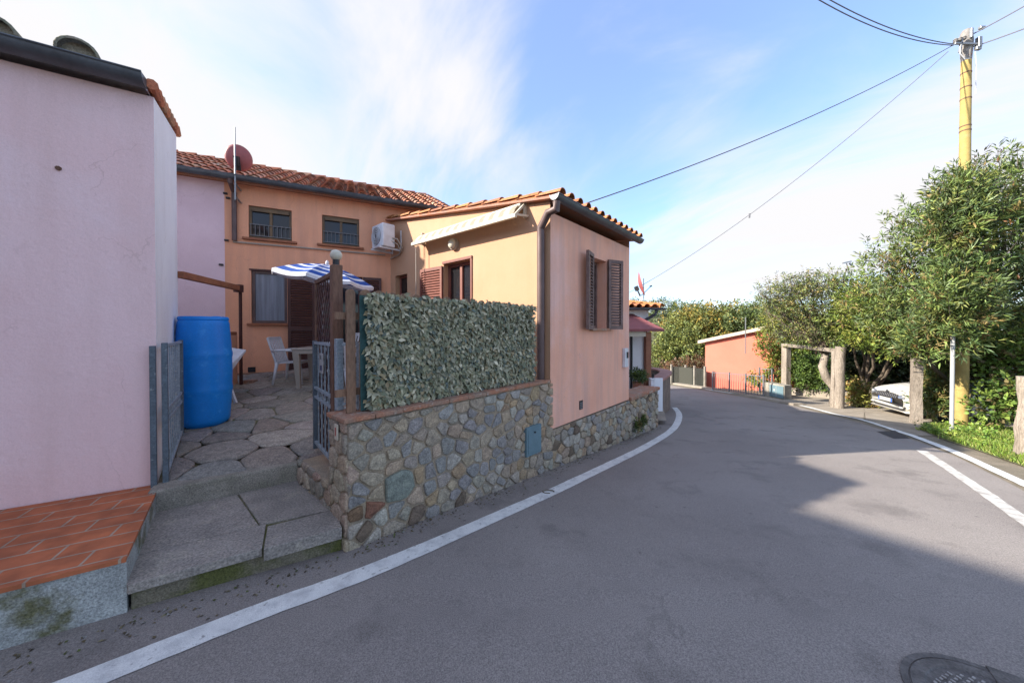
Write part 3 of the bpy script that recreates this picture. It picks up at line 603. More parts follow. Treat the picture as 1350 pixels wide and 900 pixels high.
# ------------------------------------------------------------------ patio, steps, apron
P_ = lambda x, y, z: (x, y, z)
pe_l, pe_r = Vector((-3.10, 2.86)), Vector((-2.24, 3.48))     # upper riser line
pat = MB()
g1 = [(-3.10, 2.86), (-2.24, 3.48), (-1.72, 3.80)]
# riser-side nosing of pale stone
top_pts = [(-3.12, 2.85), (-2.20, 3.49), (-1.62, 3.0), (-1.50, 2.85), (A.x-.24, A.y+.02), (-2.9, 7.62), (-9.0, 4.7), (-8.5, 2.2), (-4.4, 4.35)]
# split into near-flat and sloping parts along y = 2.9 (plane slope)
def patio_sheet():
    mb = MB(); 
    rows = [2.85, 3.5, 4.3, 4.745, 5.5, 6.13, 7.0, 7.62]
    def xl(y): 
        if y <= 4.35: return -3.12-(y-2.85)*.87
        return max(-6.13+(y-6.13)*2.1, -9.0) if y > 4.9 else -8.7
    def xr2(y):
        return A.x-(y-A.y)*1.127+.02 if y > A.y else (WW.o.x-.15+(y-2.65)*.886)
    return mb
pb = MB()
Lp = [(-4.34, 4.35), (-6.6, 4.4), (-6.6, 5.9), (-4.3, 7.0), (-2.84, 7.69)]
Rp = [(-.05, 4.35), (0.50, 4.75), (-0.75, 5.9), (-2.0, 7.0), (-2.80, 7.70)]
for i in range(len(Lp)-1):
    a, b, c, d = Lp[i], Rp[i], Rp[i+1], Lp[i+1]
    pb.quad(*[(q[0], q[1], pz(q[1])) for q in (a, b, c, d)])
pb.add([(-3.13, 2.88, .34), (-1.97, 3.69, .34), (-.05, 4.35, pz(4.35)), (-4.34, 4.35, pz(4.35)), (-1.33, 2.95, .34)], [(0, 1, 3), (1, 2, 3), (1, 4, 2)])
pb.v = [(x, y, z-.012) for x, y, z in pb.v]
tag(pb.build('patio', M['joint'], base=False), kind='structure')
class Flat:
    def p(s, u, v, out=0.0):
        # same surface as the sheet: level sill line, then the slope
        t = max(0, min(1, (v-(2.88+.698*(u+3.13)))/(4.35-(2.88+.698*(u+3.13))+1e-6))) if v < 4.35 else 1
        z = .34+(pz(4.35)-.34)*t if v < 4.35 else pz(v)
        return Vector((u, v, z-.012+out))
FS = []
for r_ in range(15):
    for c_ in range(16):
        FS.append((-6.6+.50*(c_+.5*(r_ % 2)+random.uniform(-.38, .38)), 2.9+.33*(r_+random.uniform(-.36, .36)), random.uniform(-.012, .012), 0))
fm_ = MB(); FP = [(0.35, 0.305, 0.26), (0.40, 0.35, 0.29), (0.31, 0.275, 0.24), (0.43, 0.38, 0.32), (0.37, 0.31, 0.25), (0.33, 0.315, 0.295)]
for P, s in cells(FS, (-6.6, .6, 2.85, 7.75), None, .008, 1.3, 1.6):
    for (ax_, ay_, bx_, by_) in ((-3.13, 2.89, -1.97, 3.70), (-1.30, 2.95, .50, 4.95), (.45, 4.75, -2.85, 7.68), (-2.85, 7.66, -6.6, 5.85)):   # keep the left side of each border line
        nx_, ny_ = (by_-ay_), -(bx_-ax_); l__ = math.hypot(nx_, ny_); P = clip(P, nx_/l__, ny_/l__, (nx_*ax_+ny_*ay_)/l__)
        if len(P) < 3: break
    if len(P) >= 3 and sum(p[1] for p in P)/len(P) < 4.7:   # nothing under the left house
        lx_, ly_ = 1.0, .852; l__ = math.hypot(lx_, ly_); P = clip(P, ly_*0-lx_/l__, -ly_/l__, -(lx_*(-3.13)+ly_*3.02)/l__)
    if len(P) < 3: continue
    ar = abs(sum(P[i][0]*P[(i+1) % len(P)][1]-P[(i+1) % len(P)][0]*P[i][1] for i in range(len(P))))/2
    if ar < .012: continue
    stone_mesh(fm_, P, Flat(), 0, random.uniform(.012, .022), jc(random.choice(FP), .101), jit=.008)
fl_ = tag(fm_.build('flagstones', M['stone'], base=False, smooth='all'), kind='structure')
# thick pale nosing stone along the upper riser, treads and risers
st = MB(); a, b = Vector((-3.10, 2.82)), Vector((-2.22, 3.46)); dd = (b-a).normalized(); nn_ = Vector((dd.y, -dd.x))
def slab(mb, a, b, dep, z0, z1, over=0):
    dd = (b-a).normalized(); n = Vector((-dd.y, dd.x)); a2, b2 = a+n*dep, b+n*dep; a1, b1 = a-n*over, b-n*over
    mb.hexa([(a1.x, a1.y, z0), (b1.x, b1.y, z0), (b2.x, b2.y, z0), (a2.x, a2.y, z0), (a1.x, a1.y, z1), (b1.x, b1.y, z1), (b2.x, b2.y, z1), (a2.x, a2.y, z1)])
slab(st, a, b, .22, .12, .352); slab(st, b+dd*.01, b+dd*.32, .3, .12, .35)
steps = thing('entrance_steps', 'two worn grey stone steps climbing from the road to the patio gates', 'steps', (-2.2, 2.6, 0))
st.build('upper_riser', M['conc'], steps, bevel=.018)
mb = MB(); f0, f1 = Vector((-2.33, 2.04)), Vector((-1.36, 2.645)); zt = .17
dd1 = (f1-f0).normalized(); f0x = f0-dd1*.025
# tread of separate slabs
def slabpoly(mb, pts, z0, z1): 
    n = len(pts); mb.add([(x, y, z0) for x, y in pts]+[(x, y, z1) for x, y in pts], [tuple(reversed(range(n))), tuple(range(n, 2*n))]+[(i, (i+1) % n, n+(i+1) % n, n+i) for i in range(n)])
fm = f0.lerp(f1, .56); nb = Vector((-dd1.y, dd1.x))
bk0, bk1 = Vector((-3.12, 2.80)), Vector((-2.0, 3.62))
slabpoly(mb, [tuple(f0x), tuple(fm-dd1*.006), tuple(fm+nb*.36-dd1*.01), tuple(f0x+nb*.36-dd1*.2)], zt-.06, zt)
slabpoly(mb, [tuple(fm+dd1*.006-nb*.03), tuple(f1-nb*.035), tuple(f1+nb*.30-dd1*.02), tuple(fm+nb*.30+dd1*.005)], zt-.085, zt+.004)
q0, q1 = f0x+nb*.37-dd1*.2, fm+nb*.37-dd1*.06
qm = bk0.lerp(bk1, .45)
slabpoly(mb, [tuple(q0), tuple(q1), tuple(qm-dd*.008), tuple(bk0)], zt-.06, zt-.002)
slabpoly(mb, [tuple(q1+dd1*.012), tuple(f1+nb*.312-dd1*.02), (-1.42, 2.77), (-2.02, 3.46), tuple(bk1), tuple(qm+dd*.008)], zt-.06, zt+.001)
mb.build('tread', M['steprock'], steps, bevel=.014, segs=3)
mb = MB(); slabpoly(mb, [tuple(f0x+nb*.035), tuple(f1+nb*.02-dd1*.01), (-1.34, 2.72), (-1.95, 3.6), (-2.2, 3.6), (-3.15, 2.9)], -.2, zt-.012)
mb.build('lower_riser', M['riser'], steps, bevel=.01)
# stub of stone under the gate
stub = thing('stone_kerb', 'short low stone kerb under the right gate leaf beside the steps', 'stone kerb', (-1.75, 3.1, 0))
mb = MB(); mb.hexa([EW.p(.33, -.1, .0), EW.p(1.18, -.1, .0), EW.p(1.18, -.1, -.25), EW.p(.33, -.1, -.25), EW.p(.33, .42, .0), EW.p(1.18, .39, .0), EW.p(1.18, .39, -.25), EW.p(.33, .42, -.25)]); mb.build('mortar_core', M['mortar'], stub, bevel=.02)
mb = random_cells(.33, 1.18, .12, .40, .17, .008, EW, ['g', 'bg', 't', 'pk']); mb.build('stone', M['stone'], stub, smooth='all')
# tiled apron of the left house
AP = thing('tiled_plinth', 'terracotta tiled ledge on a mossy whitewashed base along the pink house', 'plinth', (-3.3, 2.0, 0))
ac, ae = Vector((-2.365, 2.03)), Vector((-3.20, 3.02)); dl = Vector((-1.62, -1.0)).normalized(); dl2 = LW.d
pts = [ac, ae, ae+dl2*6.2, ac+dl*6.6]
mb = MB(); mb.add([(p.x, p.y, .335) for p in pts], [(3, 2, 1, 0)]); mb.add([(p.x, p.y, .31) for p in pts]+[(p.x, p.y, .335) for p in pts], [(0, 1, 5, 4), (3, 0, 4, 7)]); mb.f[0] = (0, 1, 2, 3)
mb.v = [((x, y, z)) for x, y, z in mb.v]
mb.build('tile_top', M['aprontile'], AP)
mb = MB(); pts2 = [ac+Vector((.0, .0))-(ac-ae).normalized()*.012, ae, ae+dl2*6.2, ac+dl*6.6-(ac-ae).normalized()*.012]
mb.add([(p.x, p.y, -.3) for p in pts2]+[(p.x, p.y, .315) for p in pts2], [(4, 5, 6, 7), (0, 1, 5, 4), (3, 0, 4, 7), (2, 3, 7, 6)])
mb.build('whitewashed_base', M['apronbase'], AP)
# ------------------------------------------------------------------ building helpers
TP = [(0.56, 0.21, 0.12), (0.48, 0.18, 0.10), (0.62, 0.27, 0.16), (0.42, 0.18, 0.115), (0.58, 0.33, 0.22), (0.50, 0.26, 0.18)]
TP2 = [(0.56, 0.215, 0.075), (0.50, 0.19, 0.07), (0.60, 0.25, 0.10), (0.44, 0.17, 0.08)]
def roof_tiles(mb, o, eu, ev, width, length, pitch=.21, r=.085, course=.34, pal=TP, n=7, thick=.014, skew=None, pans=True):
    o, eu, ev = Vector(o), Vector(eu).normalized(), Vector(ev).normalized(); nr = eu.cross(ev).normalized()
    if nr.z < 0: nr = -nr
    nc = int(width/pitch); nv = max(1, int(math.ceil(length/course)))
    for i in range(nc+1):
        u = i*pitch; ln = length if not skew else length*max(0, min(1, skew(u)))
        for k in range(nv):
            v0 = k*course-.03; v1 = min((k+1)*course+.03, ln)
            if v1 <= v0+.05: break
            col = jc(random.choice(pal), .16); j = random.uniform(-.008, .008); tw = random.uniform(-.01, .01)
            ring = []
            for (v, rr, lift) in ((v0, r, .022), (v0, r-thick, .022), (v1, r*.80, .0)):
                pts = []
                for a in range(n+1):
                    t = math.pi*a/n; pts.append(o+eu*(u+j+tw*(v-v0)+math.cos(t)*rr)+ev*v+nr*(math.sin(t)*rr*.85+lift))
                ring.append(pts)
            base = len(mb.v); mb.v += [tuple(p) for q in ring for p in q]; m1 = n+1
            for a in range(n):
                mb.f.append((base+a, base+a+1, base+2*m1+a+1, base+2*m1+a)); mb.c.append(col)
                mb.f.append((base+a, base+m1+a, base+m1+a+1, base+a+1)); mb.c.append(tuple(x*.8 for x in col))
        if pans and i < nc:
            for k in range(nv):
                v0 = k*course; v1 = min((k+1)*course, ln)
                if v1 <= v0+.05: break
                col = jc(random.choice(pal), .16); b0 = len(mb.v)
                for v, lift in ((v0, .006), (v1, -.012)):
                    for a in range(5):
                        t = math.pi*a/4; mb.v.append(tuple(o+eu*(u+pitch/2-math.cos(t)*r*.75)+ev*v+nr*(.028-math.sin(t)*r*.42+lift)))
                for a in range(4): mb.f.append((b0+a, b0+a+1, b0+6+a, b0+5+a)); mb.c.append(col)
def gutter(mb, a, b, r, n=10):                    # half round open channel with end caps and a rolled lip
    a, b = Vector(a), Vector(b); t = (b-a).normalized(); s_ = t.cross(Vector((0, 0, 1))).normalized(); up = Vector((0, 0, 1))
    k = len(mb.v)
    for p in (a, b):
        for rr in (r, r*.88):
            for j in range(n+1):
                th = math.pi+math.pi*j/n; mb.v.append(tuple(p+s_*math.cos(th)*rr+up*math.sin(th)*rr))
    m1 = n+1
    for j in range(n):
        mb.f.append((k+j, k+j+1, k+2*m1+j+1, k+2*m1+j)); mb.c.append((1, 1, 1))
        mb.f.append((k+m1+j, k+3*m1+j, k+3*m1+j+1, k+m1+j+1)); mb.c.append((1, 1, 1))
    for q in (0, 2*m1): mb.f.append(tuple(k+q+j for j in range(m1))); mb.c.append((1, 1, 1))
    for sgn in (-1, 1): mb.tube([a+s_*r*sgn, b+s_*r*sgn], .009, 6)
    L_ = (b-a).length; nb_ = max(1, int(L_/2.0))
    for i in range(nb_):
        c = a+t*L_*(i+.55)/nb_
        kk = len(mb.v)
        for q in (-.022, .022):
            for j in range(n+1):
                th = math.pi+math.pi*j/n; mb.v.append(tuple(c+t*q+s_*math.cos(th)*r*1.06+up*math.sin(th)*r*1.06))
        for j in range(n): mb.f.append((kk+j, kk+j+1, kk+m1+j+1, kk+m1+j)); mb.c.append((1, 1, 1))
def wallface(mb, W, u0, u1, z0, z1, holes=(), depth=.18, out=0):
    us = sorted({u0, u1, *[h[0] for h in holes], *[h[1] for h in holes]}); zs = sorted({z0, z1, *[h[2] for h in holes], *[h[3] for h in holes]})
    for i in range(len(us)-1):
        for j in range(len(zs)-1):
            a, b, c, d = us[i], us[i+1], zs[j], zs[j+1]
            if any(h[0]-1e-6 <= a and b <= h[1]+1e-6 and h[2]-1e-6 <= c and d <= h[3]+1e-6 for h in holes): continue
            mb.quad(W.p(a, c, out), W.p(b, c, out), W.p(b, d, out), W.p(a, d, out))
    for a, b, c, d in holes:
        mb.quad(W.p(a, c, out), W.p(b, c, out), W.p(b, c, out-depth), W.p(a, c, out-depth)); mb.quad(W.p(a, d, out), W.p(b, d, out), W.p(b, d, out-depth), W.p(a, d, out-depth))
        mb.quad(W.p(a, c, out), W.p(a, d, out), W.p(a, d, out-depth), W.p(a, c, out-depth)); mb.quad(W.p(b, c, out), W.p(b, d, out), W.p(b, d, out-depth), W.p(b, c, out-depth))
        mb.quad(W.p(a, c, out-depth), W.p(b, c, out-depth), W.p(b, d, out-depth), W.p(a, d, out-depth))
def window(par, W, h, fm, pane=None, out=-.10, fw=.05, mull=1, trans=0, name='window', sill=None, sillm=None, bars=None):
    a, b, c, d = h; mb = MB(); f = lambda *q: mb.wbox(W, *q, out-.03, out+.025)
    f(a+.002, a+fw, c+.002, d-.002); f(b-fw, b-.002, c+.002, d-.002); f(a+fw, b-fw, c+.002, c+fw); f(a+fw, b-fw, d-fw, d-.002)
    for i in range(mull):
        x = a+(b-a)*(i+1)/(mull+1); mb.wbox(W, x-fw*.55, x+fw*.55, c+fw, d-fw, out-.03, out+.03)
    o = mb.build(name, fm, par, bevel=.004)
    q = MB(); q.wbox(W, a+fw*.8, b-fw*.8, c+fw*.8, d-fw*.8, out-.012, out-.004); q.build('pane', pane or M['glass'], o)
    if sill: 
        q = MB(); q.wbox(W, a-sill, b+sill, c-.045, c-.001, -.02, .07); q.build('sill', sillm, o, bevel=.006)
    if bars:
        q = MB(); z0, z1, nb_ = bars; q.bar(W.p(a+.01, z1, -.02), W.p(b-.01, z1, -.02), .014, .014); q.bar(W.p(a+.01, z0, -.02), W.p(b-.01, z0, -.02), .014, .014)
        for i in range(nb_): 
            u = a+.03+(b-a-.06)*i/(nb_-1); q.tube([W.p(u, z0, -.02), W.p(u, z1, -.02)], .006, 6)
        q.build('guard_rail', M['greyiron'], o)
    return o
def shutter(par, W, u, sgn, wid, z0, z1, ang, m, th=.035, out=.02, name='shutter', solid=False, nl=None, off=0.0):
    # hinged at u; sgn -1 opens towards lower u; ang measured off the wall plane
    ca_, sa_ = math.cos(ang), math.sin(ang); ax = W.d*sgn*ca_ + W.n*sa_; nrm = Vector((-ax.y, ax.x)); 
    if nrm.dot(W.n) < 0: nrm = -nrm
    V = Wall((0, 0), (1, 0)); V.o = Vector(W.p(u, 0, out)[:2]); V.d = ax.normalized(); V.n = nrm
    mb = MB(); s_ = .052
    mb.wbox(V, 0, s_, z0, z1, 0, th); mb.wbox(V, wid-s_, wid, z0, z1, 0, th); mb.wbox(V, s_, wid-s_, z0, z0+.07, 0, th); mb.wbox(V, s_, wid-s_, z1-.06, z1, 0, th)
    zm = z0+(z1-z0)*.42
    if z1-z0 > 1.5: mb.wbox(V, s_, wid-s_, zm, zm+.07, 0, th)
    n = nl or int((z1-z0-.13)/.05)
    for i in range(n):
        z = z0+.075+(z1-z0-.14)*(i+.5)/n
        mb.hexa([V.p(s_, z-.022, th-.004), V.p(wid-s_, z-.022, th-.004), V.p(wid-s_, z-.012, th-.002), V.p(s_, z-.012, th-.002), V.p(s_, z+.012, .002), V.p(wid-s_, z+.012, .002), V.p(wid-s_, z+.022, .004), V.p(s_, z+.022, .004)])
    o = mb.build(name, m, par); return o, V

# ------------------------------------------------------------------ left pink house
LH = thing('pink_house', 'pale pink house at the left with white side wall, tiled ledge and dark gutter', 'house', (-5.4, 2.4, 0))
EL = 5.0
eve = 3.80
mb = MB(); wallface(mb, LW, 0, EL, .30, eve+.02); mb.build('front_wall', M['pinkwall'], LH)
mb = MB(); dls = 1.77
ze = lambda u: eve+.02+u*.25
mb.poly([LV.p(0, .1, 0), LV.p(dls, .1, 0), LV.p(dls, ze(dls), 0), LV.p(0, ze(0), 0)]); mb.build('side_wall', M['whitewall'], LH)
mb = MB(); q2 = LV.p(dls, 0); q3 = Vector(q2)+Vector((*(LW.d*(EL)), 0)); q4 = LW.p(EL, 0)
mb.quad((q2.x, q2.y, .1), (q3.x, q3.y, .1), (q3.x, q3.y, ze(dls)), (q2.x, q2.y, ze(dls))); mb.quad((q3.x, q3.y, .1), (q4.x, q4.y, .1), (q4.x, q4.y, eve), (q3.x, q3.y, ze(dls)))
mb.build('rear_wall', M['whitewall'], LH)
rf = MB(); e0, e1 = LW.p(.03, eve+.05, .13), LW.p(EL, eve+.06, .16); sl_ = Vector((LV.d.x, LV.d.y, .25)).normalized()
b0, b1 = e0+sl_*2.05, e1+sl_*2.05
rf.hexa([e0, e1, b1, b0, e0+Vector((0, 0, .05)), e1+Vector((0, 0, .05)), b1+Vector((0, 0, .05)), b0+Vector((0, 0, .05))])
ro = rf.build('roof', M['whitewall'], LH)
mb = MB(); roof_tiles(mb, LW.p(.40, eve+.15, .10), (*LW.d, 0), sl_, EL-.7, 1.8, pitch=.42, r=.125, course=.42, pal=[(1, 1, 1)], thick=.02, n=10)
for i in range(11):
    c = LW.p(.40+.42*i, eve+.15, .085); mb.poly([c+Vector((*LW.d, 0))*math.cos(math.pi*a/10)*.112+Vector((0, 0, 1))*(math.sin(math.pi*a/10)*.105+.01) for a in range(11)])
mb.build('tiles', M['mossytile'], ro, smooth='all')
mb = MB()
for i in range(9):                                 # thin terracotta capping along the side verge
    u = -.1+i*.225; c = jc(random.choice(TP), .1)
    p0, p1 = LV.p(u, ze(u)+.055, .0), LV.p(u+.25, ze(u+.25)+.045, .0)
    mb.tube([p0+Vector((0, 0, .03)), p1], [.045, .038], 8, col=c)
mb.build('verge_tiles', M['tile'], ro, smooth=True)
mb = MB(); gutter(mb, LW.p(.01, eve+.11, .12), LW.p(EL, eve+.11, .12), .085); mb.build('gutter', M['copper'], LH, smooth=True)
mb = MB(); mb.tube([LW.p(.56, 3.05, 0), LW.p(.56, 3.05, .012)], .018, 8); mb.build('wall_plug', M['post'], LH)
# added sun blocker, then hidden houses on the uphill side behind the photographer
bw0 = thing('sun_block_wall', 'unseen wall added beyond the left house to keep sun off the patio', 'wall', (-9, 3, 0))
mb = MB(); mb.hexa([(-8.9, 1.2, .2), (-9.1, 1.2, .2), (-9.4, 5.0, .2), (-9.2, 5.0, .2), (-8.9, 1.2, 5.2), (-9.1, 1.2, 5.2), (-9.4, 5.0, 5.2), (-9.2, 5.0, 5.2)]); mb.build('wall', M['mauve'], bw0)  # added out of view to stop a streak of sun crossing the patio
NH = thing('neighbour_house', 'tall plastered house across the lane behind the viewpoint', 'house', (-9.5, -4, 0))
mb = MB(); e1_, e2_ = Vector((-8.55, 1.35)), Vector((-3.35, -5.3)); back = Vector((-.79, -.61))*7; h0 = 6.15
mb.hexa([(*e1_, -.2), (*e2_, -.2), (*(e2_+back), -.2), (*(e1_+back), -.2), (*e1_, h0), (*e2_, h0), (*(e2_+back), h0+.6), (*(e1_+back), h0+.6)]); mb.build('wall', M['yellow'], NH)

# ------------------------------------------------------------------ main house
MH = thing('main_house', 'orange two-storey house with tiled roof behind the patio, mauve at its left end', 'house', (-4, 7, 0))
def H(pxs, z=None):
    (x0, y0, x1, y1) = pxs; u1, zt_ = MW.uz(x0, y0); u0, _ = MW.uz(x1, y0); _, zb = MW.uz((x0+x1)/2, y1); return u0, u1, zb, zt_
def Hm(x0, x1, yt, yb):                            # yt, yb at the centre column
    u1, _ = MW.uz(x0, yt); u0, _ = MW.uz(x1, yt); _, zt_ = MW.uz((x0+x1)/2, yt); _, zb = MW.uz((x0+x1)/2, yb); return (u0, u1, zb, zt_)
w1 = Hm(327.5, 384.5, 274, 316); w2 = Hm(424.5, 473.5, 286, 324); w3 = Hm(331, 378.5, 357.5, 426)
d1u1, _ = MW.uz(379, 360); d1u0, _ = MW.uz(416, 360); dz1 = w3[3]; d2u0, _ = MW.uz(478, 366)
flo = .80
EV = 4.56; ub = MW.uz(296, 300)[0]; uend = -1.30
door = (d2u0, d1u0, flo, dz1)
dshut = (d1u0+.0001, d1u1, flo, dz1)
print('windows', w1, w2, w3, 'door', door, 'ub', ub)
mb = MB(); wallface(mb, MW, uend, ub, .3, EV, [w1, w2, w3, door]); mb.build('wall', M['orange'], MH)
mb = MB(); mb.quad(MW.p(uend, .3), MW.p(uend, EV), MW.p(uend, EV, -4.4), MW.p(uend, .3, -4.4)); mb.poly([MW.p(uend, EV), MW.p(uend, EV+1.45, -3.0), MW.p(uend, EV+.3, -5.6), MW.p(uend, EV, -5.6)])
mb.quad(MW.p(uend, .3, -5.6), MW.p(9, .3, -5.6), MW.p(9, EV, -5.6), MW.p(uend, EV, -5.6)); mb.build('gable_wall', M['orange'], MH)
mb = MB(); wallface(mb, MW, ub, 9.0, .3, EV); mb.quad(MW.p(9, .3), MW.p(9, EV), MW.p(9, EV, -5.6), MW.p(9, .3, -5.6)); mb.build('mauve_wall', M['mauve'], MH)
mb = MB(); mb.wbox(MW, 0.2, ub, flo-.1, flo+.09, .0, .018); mb.build('skirting', M['coping'], MH)
RS = Vector((-MW.n.x*3.0, -MW.n.y*3.0, 1.42)).normalized()
rf = MB(); o_ = MW.p(uend-.15, EV+.03, .22); 
a0, a1 = MW.p(uend-.12, EV+.0, .20), MW.p(9, EV+.0, .20); c0, c1 = MW.p(uend-.12, EV+1.50, -3.0), MW.p(9, EV+1.50, -3.0); f0_, f1_ = MW.p(uend-.12, EV, -6.0), MW.p(9, EV, -6.0); dzv = Vector((0, 0, -.05))
rf.add([a0, a1, c1, c0, f0_, f1_, a0+dzv, a1+dzv, c1+dzv, c0+dzv, f0_+dzv, f1_+dzv], [(0, 1, 2, 3), (3, 2, 5, 4), (6, 7, 8, 9), (9, 8, 11, 10), (0, 6, 7, 1), (0, 3, 9, 6), (3, 4, 10, 9)])
ro = rf.build('roof', M['flower'], MH)
mb = MB(); roof_tiles(mb, MW.p(uend-.08, EV+.02, .24), (*MW.d, 0), RS, 8.9, 3.55, pitch=.245, r=.098, course=.36); 
for i in range(26):
    c = jc(random.choice(TP)); u = uend-.1+i*.36; mb.tube([MW.p(u, EV+1.56, -3.02), MW.p(u+.38, EV+1.54, -3.02)], [.12, .10], 8, col=c)
mb.build('tiles', M['tile'], ro, smooth=True)
mb = MB(); gutter(mb, MW.p(uend-.1, EV+.04, .30), MW.p(9, EV+.04, .30), .075); mb.build('gutter', M['copper'], MH, smooth=True)
u_, z0_ = MW.uz(310.5, 318); mb = MB(); mb.tube([MW.p(u_, EV-.02, .30), MW.p(u_, EV-.08, .28), MW.p(u_, EV-.20, .06), MW.p(u_, z0_, .06)], .042, 10); mb.build('downpipe', M['pipe'], MH, smooth=True)
M['olive'] = mat('w_oliveframe', (0.16, 0.10, 0.05), .6, (0.11, 0.07, 0.04), 6)
for h_ in (w1, w2):
    zb, zt_ = h_[2], h_[3]; win = window(MH, MW, h_, M['olive'], mull=1, out=-.06, fw=.045, sill=.09, sillm=M['beam'], bars=(zb+.06, zb+.28, 10))
    q = MB(); q.wbox(MW, h_[0]+.05, h_[1]-.05, zt_-.10, zt_-.045, -.04, -.01); q.build('blind_box', M['olive'], win)
window(MH, MW, w3, M['pipe'], pane=M['curtain'], mull=0, out=-.06, fw=.055, sill=.06, sillm=M['beam'])
mb = MB(); t_ = w3[3]; mb.wbox(MW, w3[0]-.0, w3[1]+.03, t_-.001, t_+.03, -.02, .012); mb.build('lintel_strip', M['brownwood'], MH)
dr = window(MH, MW, door, M['brownwood'], mull=1, out=-.10, fw=.09, name='patio_door')
shutter(MH, MW, d1u0+.01, 1, d1u1-d1u0-.02, flo+.05, dz1, R(3), M['brownwood'], name='door_shutter')
uu0, _ = MW.uz(502, 366); shutter(MH, MW, d2u0-.01, -1, d2u0-uu0, flo+.05, MW.uz(490, 366.5)[1], R(3), M['brownwood'], name='door_shutter')
mb = MB(); cp = [MW.uz(308, 319.2), MW.uz(400, 326.9), MW.uz(508, 336.5)]
mb.tube([MW.p(cp[0][0], cp[0][1], .03)]+[MW.p(u, z, .025) for u, z in cp[1:]], .016, 6); mb.build('conduit', M['beige'], MH)
for (x, y) in ((297.5, 243.5+12), (301, 261.5), (299, 317), (292, 349)):
    u, z = MW.uz(x, y); mb = MB(); mb.wbox(MW, u-.03, u+.03, z-.015, z+.015, 0, .04); mb.build('wall_bracket', M['iron'], MH)
u, z = MW.uz(332, 487); mb = MB(); mb.wbox(MW, u-.06, u+.06, z-.05, z+.05, 0, .012); mb.build('vent', M['iron'], MH)
mb = MB(); u, _ = MW.uz(296.5, 300); 

# ------------------------------------------------------------------ the bay house
BH = thing('bay_house', 'single-storey salmon and apricot house with open grey shutters at the road bend', 'house', (.5, 6, 0))
FZ = 3.40
wz = lambda x, y: WW.uz(x, y)
ua, zt1 = wz(778.7, 338); ub1, _ = wz(799.3, 344.7); _, zb1 = wz(785, 432.5)
bw = (ua, ub1, zb1, (zt1+wz(799.3, 344.7)[1])/2)
print('bay win', bw)
mb = MB(); wallface(mb, WW, uA, uB, ZS2, FZ, [bw], depth=.24); mb.build('front_wall', M['salmon'], BH)
vz = lambda u: FZ+.15+.148*u
b1_ = (1.683, 2.466, 1.5, 2.98); b2_ = (3.755, 4.25, 2.0, 2.95)
mb = MB(); wallface(mb, SW, 0, LS, .3, FZ, [b1_, b2_], depth=.2); mb.poly([SW.p(0, FZ), SW.p(LS, FZ), SW.p(LS, vz(LS)), SW.p(0, vz(0))]); mb.build('side_wall', M['yellow'], BH)
mb = MB(); Bv = Vector((B.x, B.y)); D_ = Bv+SW.d*LS
mb.poly([(B.x, B.y, ZS2-.8), (D_.x, D_.y, ZS2-.8), (D_.x, D_.y, vz(LS)), (B.x, B.y, vz(0))]); mb.quad((D_.x, D_.y, -.4), (Cc.x, Cc.y, -.4), (Cc.x, Cc.y, vz(LS)), (D_.x, D_.y, vz(LS))); mb.build('rear_wall', M['salmon'], BH)
Z3 = lambda p, z: Vector((p[0], p[1], z))
sv = Vector((SW.d.x, SW.d.y, .148)).normalized()
rf = MB(); e0 = WW.p(uA-.10, FZ+.14, .13); e1 = WW.p(uB+.12, FZ+.14, .13); b0, b1 = e0+sv*(LS+.35), e1+sv*(LS+.35); t6 = Vector((0, 0, .035))
rf.hexa([e0, e1, b1, b0, e0+t6, e1+t6, b1+t6, b0+t6]); ro = rf.build('roof', M['flower'], BH)
mb = MB(); roof_tiles(mb, WW.p(uA-.02, FZ+.19, .19), (*WW.d, 0), sv, 2.86, LS+.4, pitch=.238, r=.076, course=.38, pal=TP2)
mb.build('tiles', M['tile'], ro, smooth=True)
mb = MB()
for i in range(13):                                # verge tiles: half-rounds lapping over the apricot wall
    u = -.17+i*.37; c = jc(random.choice(TP2), .1); mb.tube([SW.p(u, vz(u)+.066, .015), SW.p(u+.42, vz(u+.42)+.046, .015)], [.052, .044], 9, col=c)
mb.build('verge_tiles', M['tile'], ro, smooth=True)
mb = MB(); gutter(mb, WW.p(uA-.17, FZ+.15, .18), WW.p(uB+.12, FZ+.15, .18), .072); mb.build('gutter', M['copper'], BH, smooth=True)
mb = MB(); g0 = WW.p(uA-.13, FZ+.06, .19); mb.tube([g0, g0-Vector((0, 0, .10)), g0.lerp(SW.p(.10, FZ-.15, .09), .5)+Vector((0, 0, .0)), SW.p(.11, FZ-.22, .075), SW.p(.11, FZ-.36, .07), SW.p(.11, HC+.0, .07)], .055, 12); mb.build('downpipe', M['pipe'], BH, smooth=True)
wn = window(BH, WW, bw, M['greywood'], mull=0, out=-.20, fw=.05, sill=.05, sillm=M['coping'])
shutter(BH, WW, ua-.005, -1, .34, bw[2]-.02, bw[3]+.03, R(14), M['greywood'], th=.045)
shutter(BH, WW, ub1+.005, 1, .33, bw[2]-.02, bw[3]+.03, R(24), M['greywood'], th=.045)
window(BH, SW, b1_, M['redwood'], mull=1, out=-.13, fw=.06)
mb = MB(); mb.wbox(SW, b1_[0]-.04, b1_[0], b1_[2], b1_[3]+.05, -.02, .02); mb.wbox(SW, b1_[0]-.04, b1_[1]+.02, b1_[3], b1_[3]+.05, -.02, .025); mb.build('window_surround', M['redwood'], BH, bevel=.004)
shutter(BH, SW, b1_[1]+.01, 1, .68, b1_[2], b1_[3]-.03, R(3), M['redwood'], out=.01)
window(BH, SW, b2_, M['redwood'], mull=0, out=-.13, fw=.05)
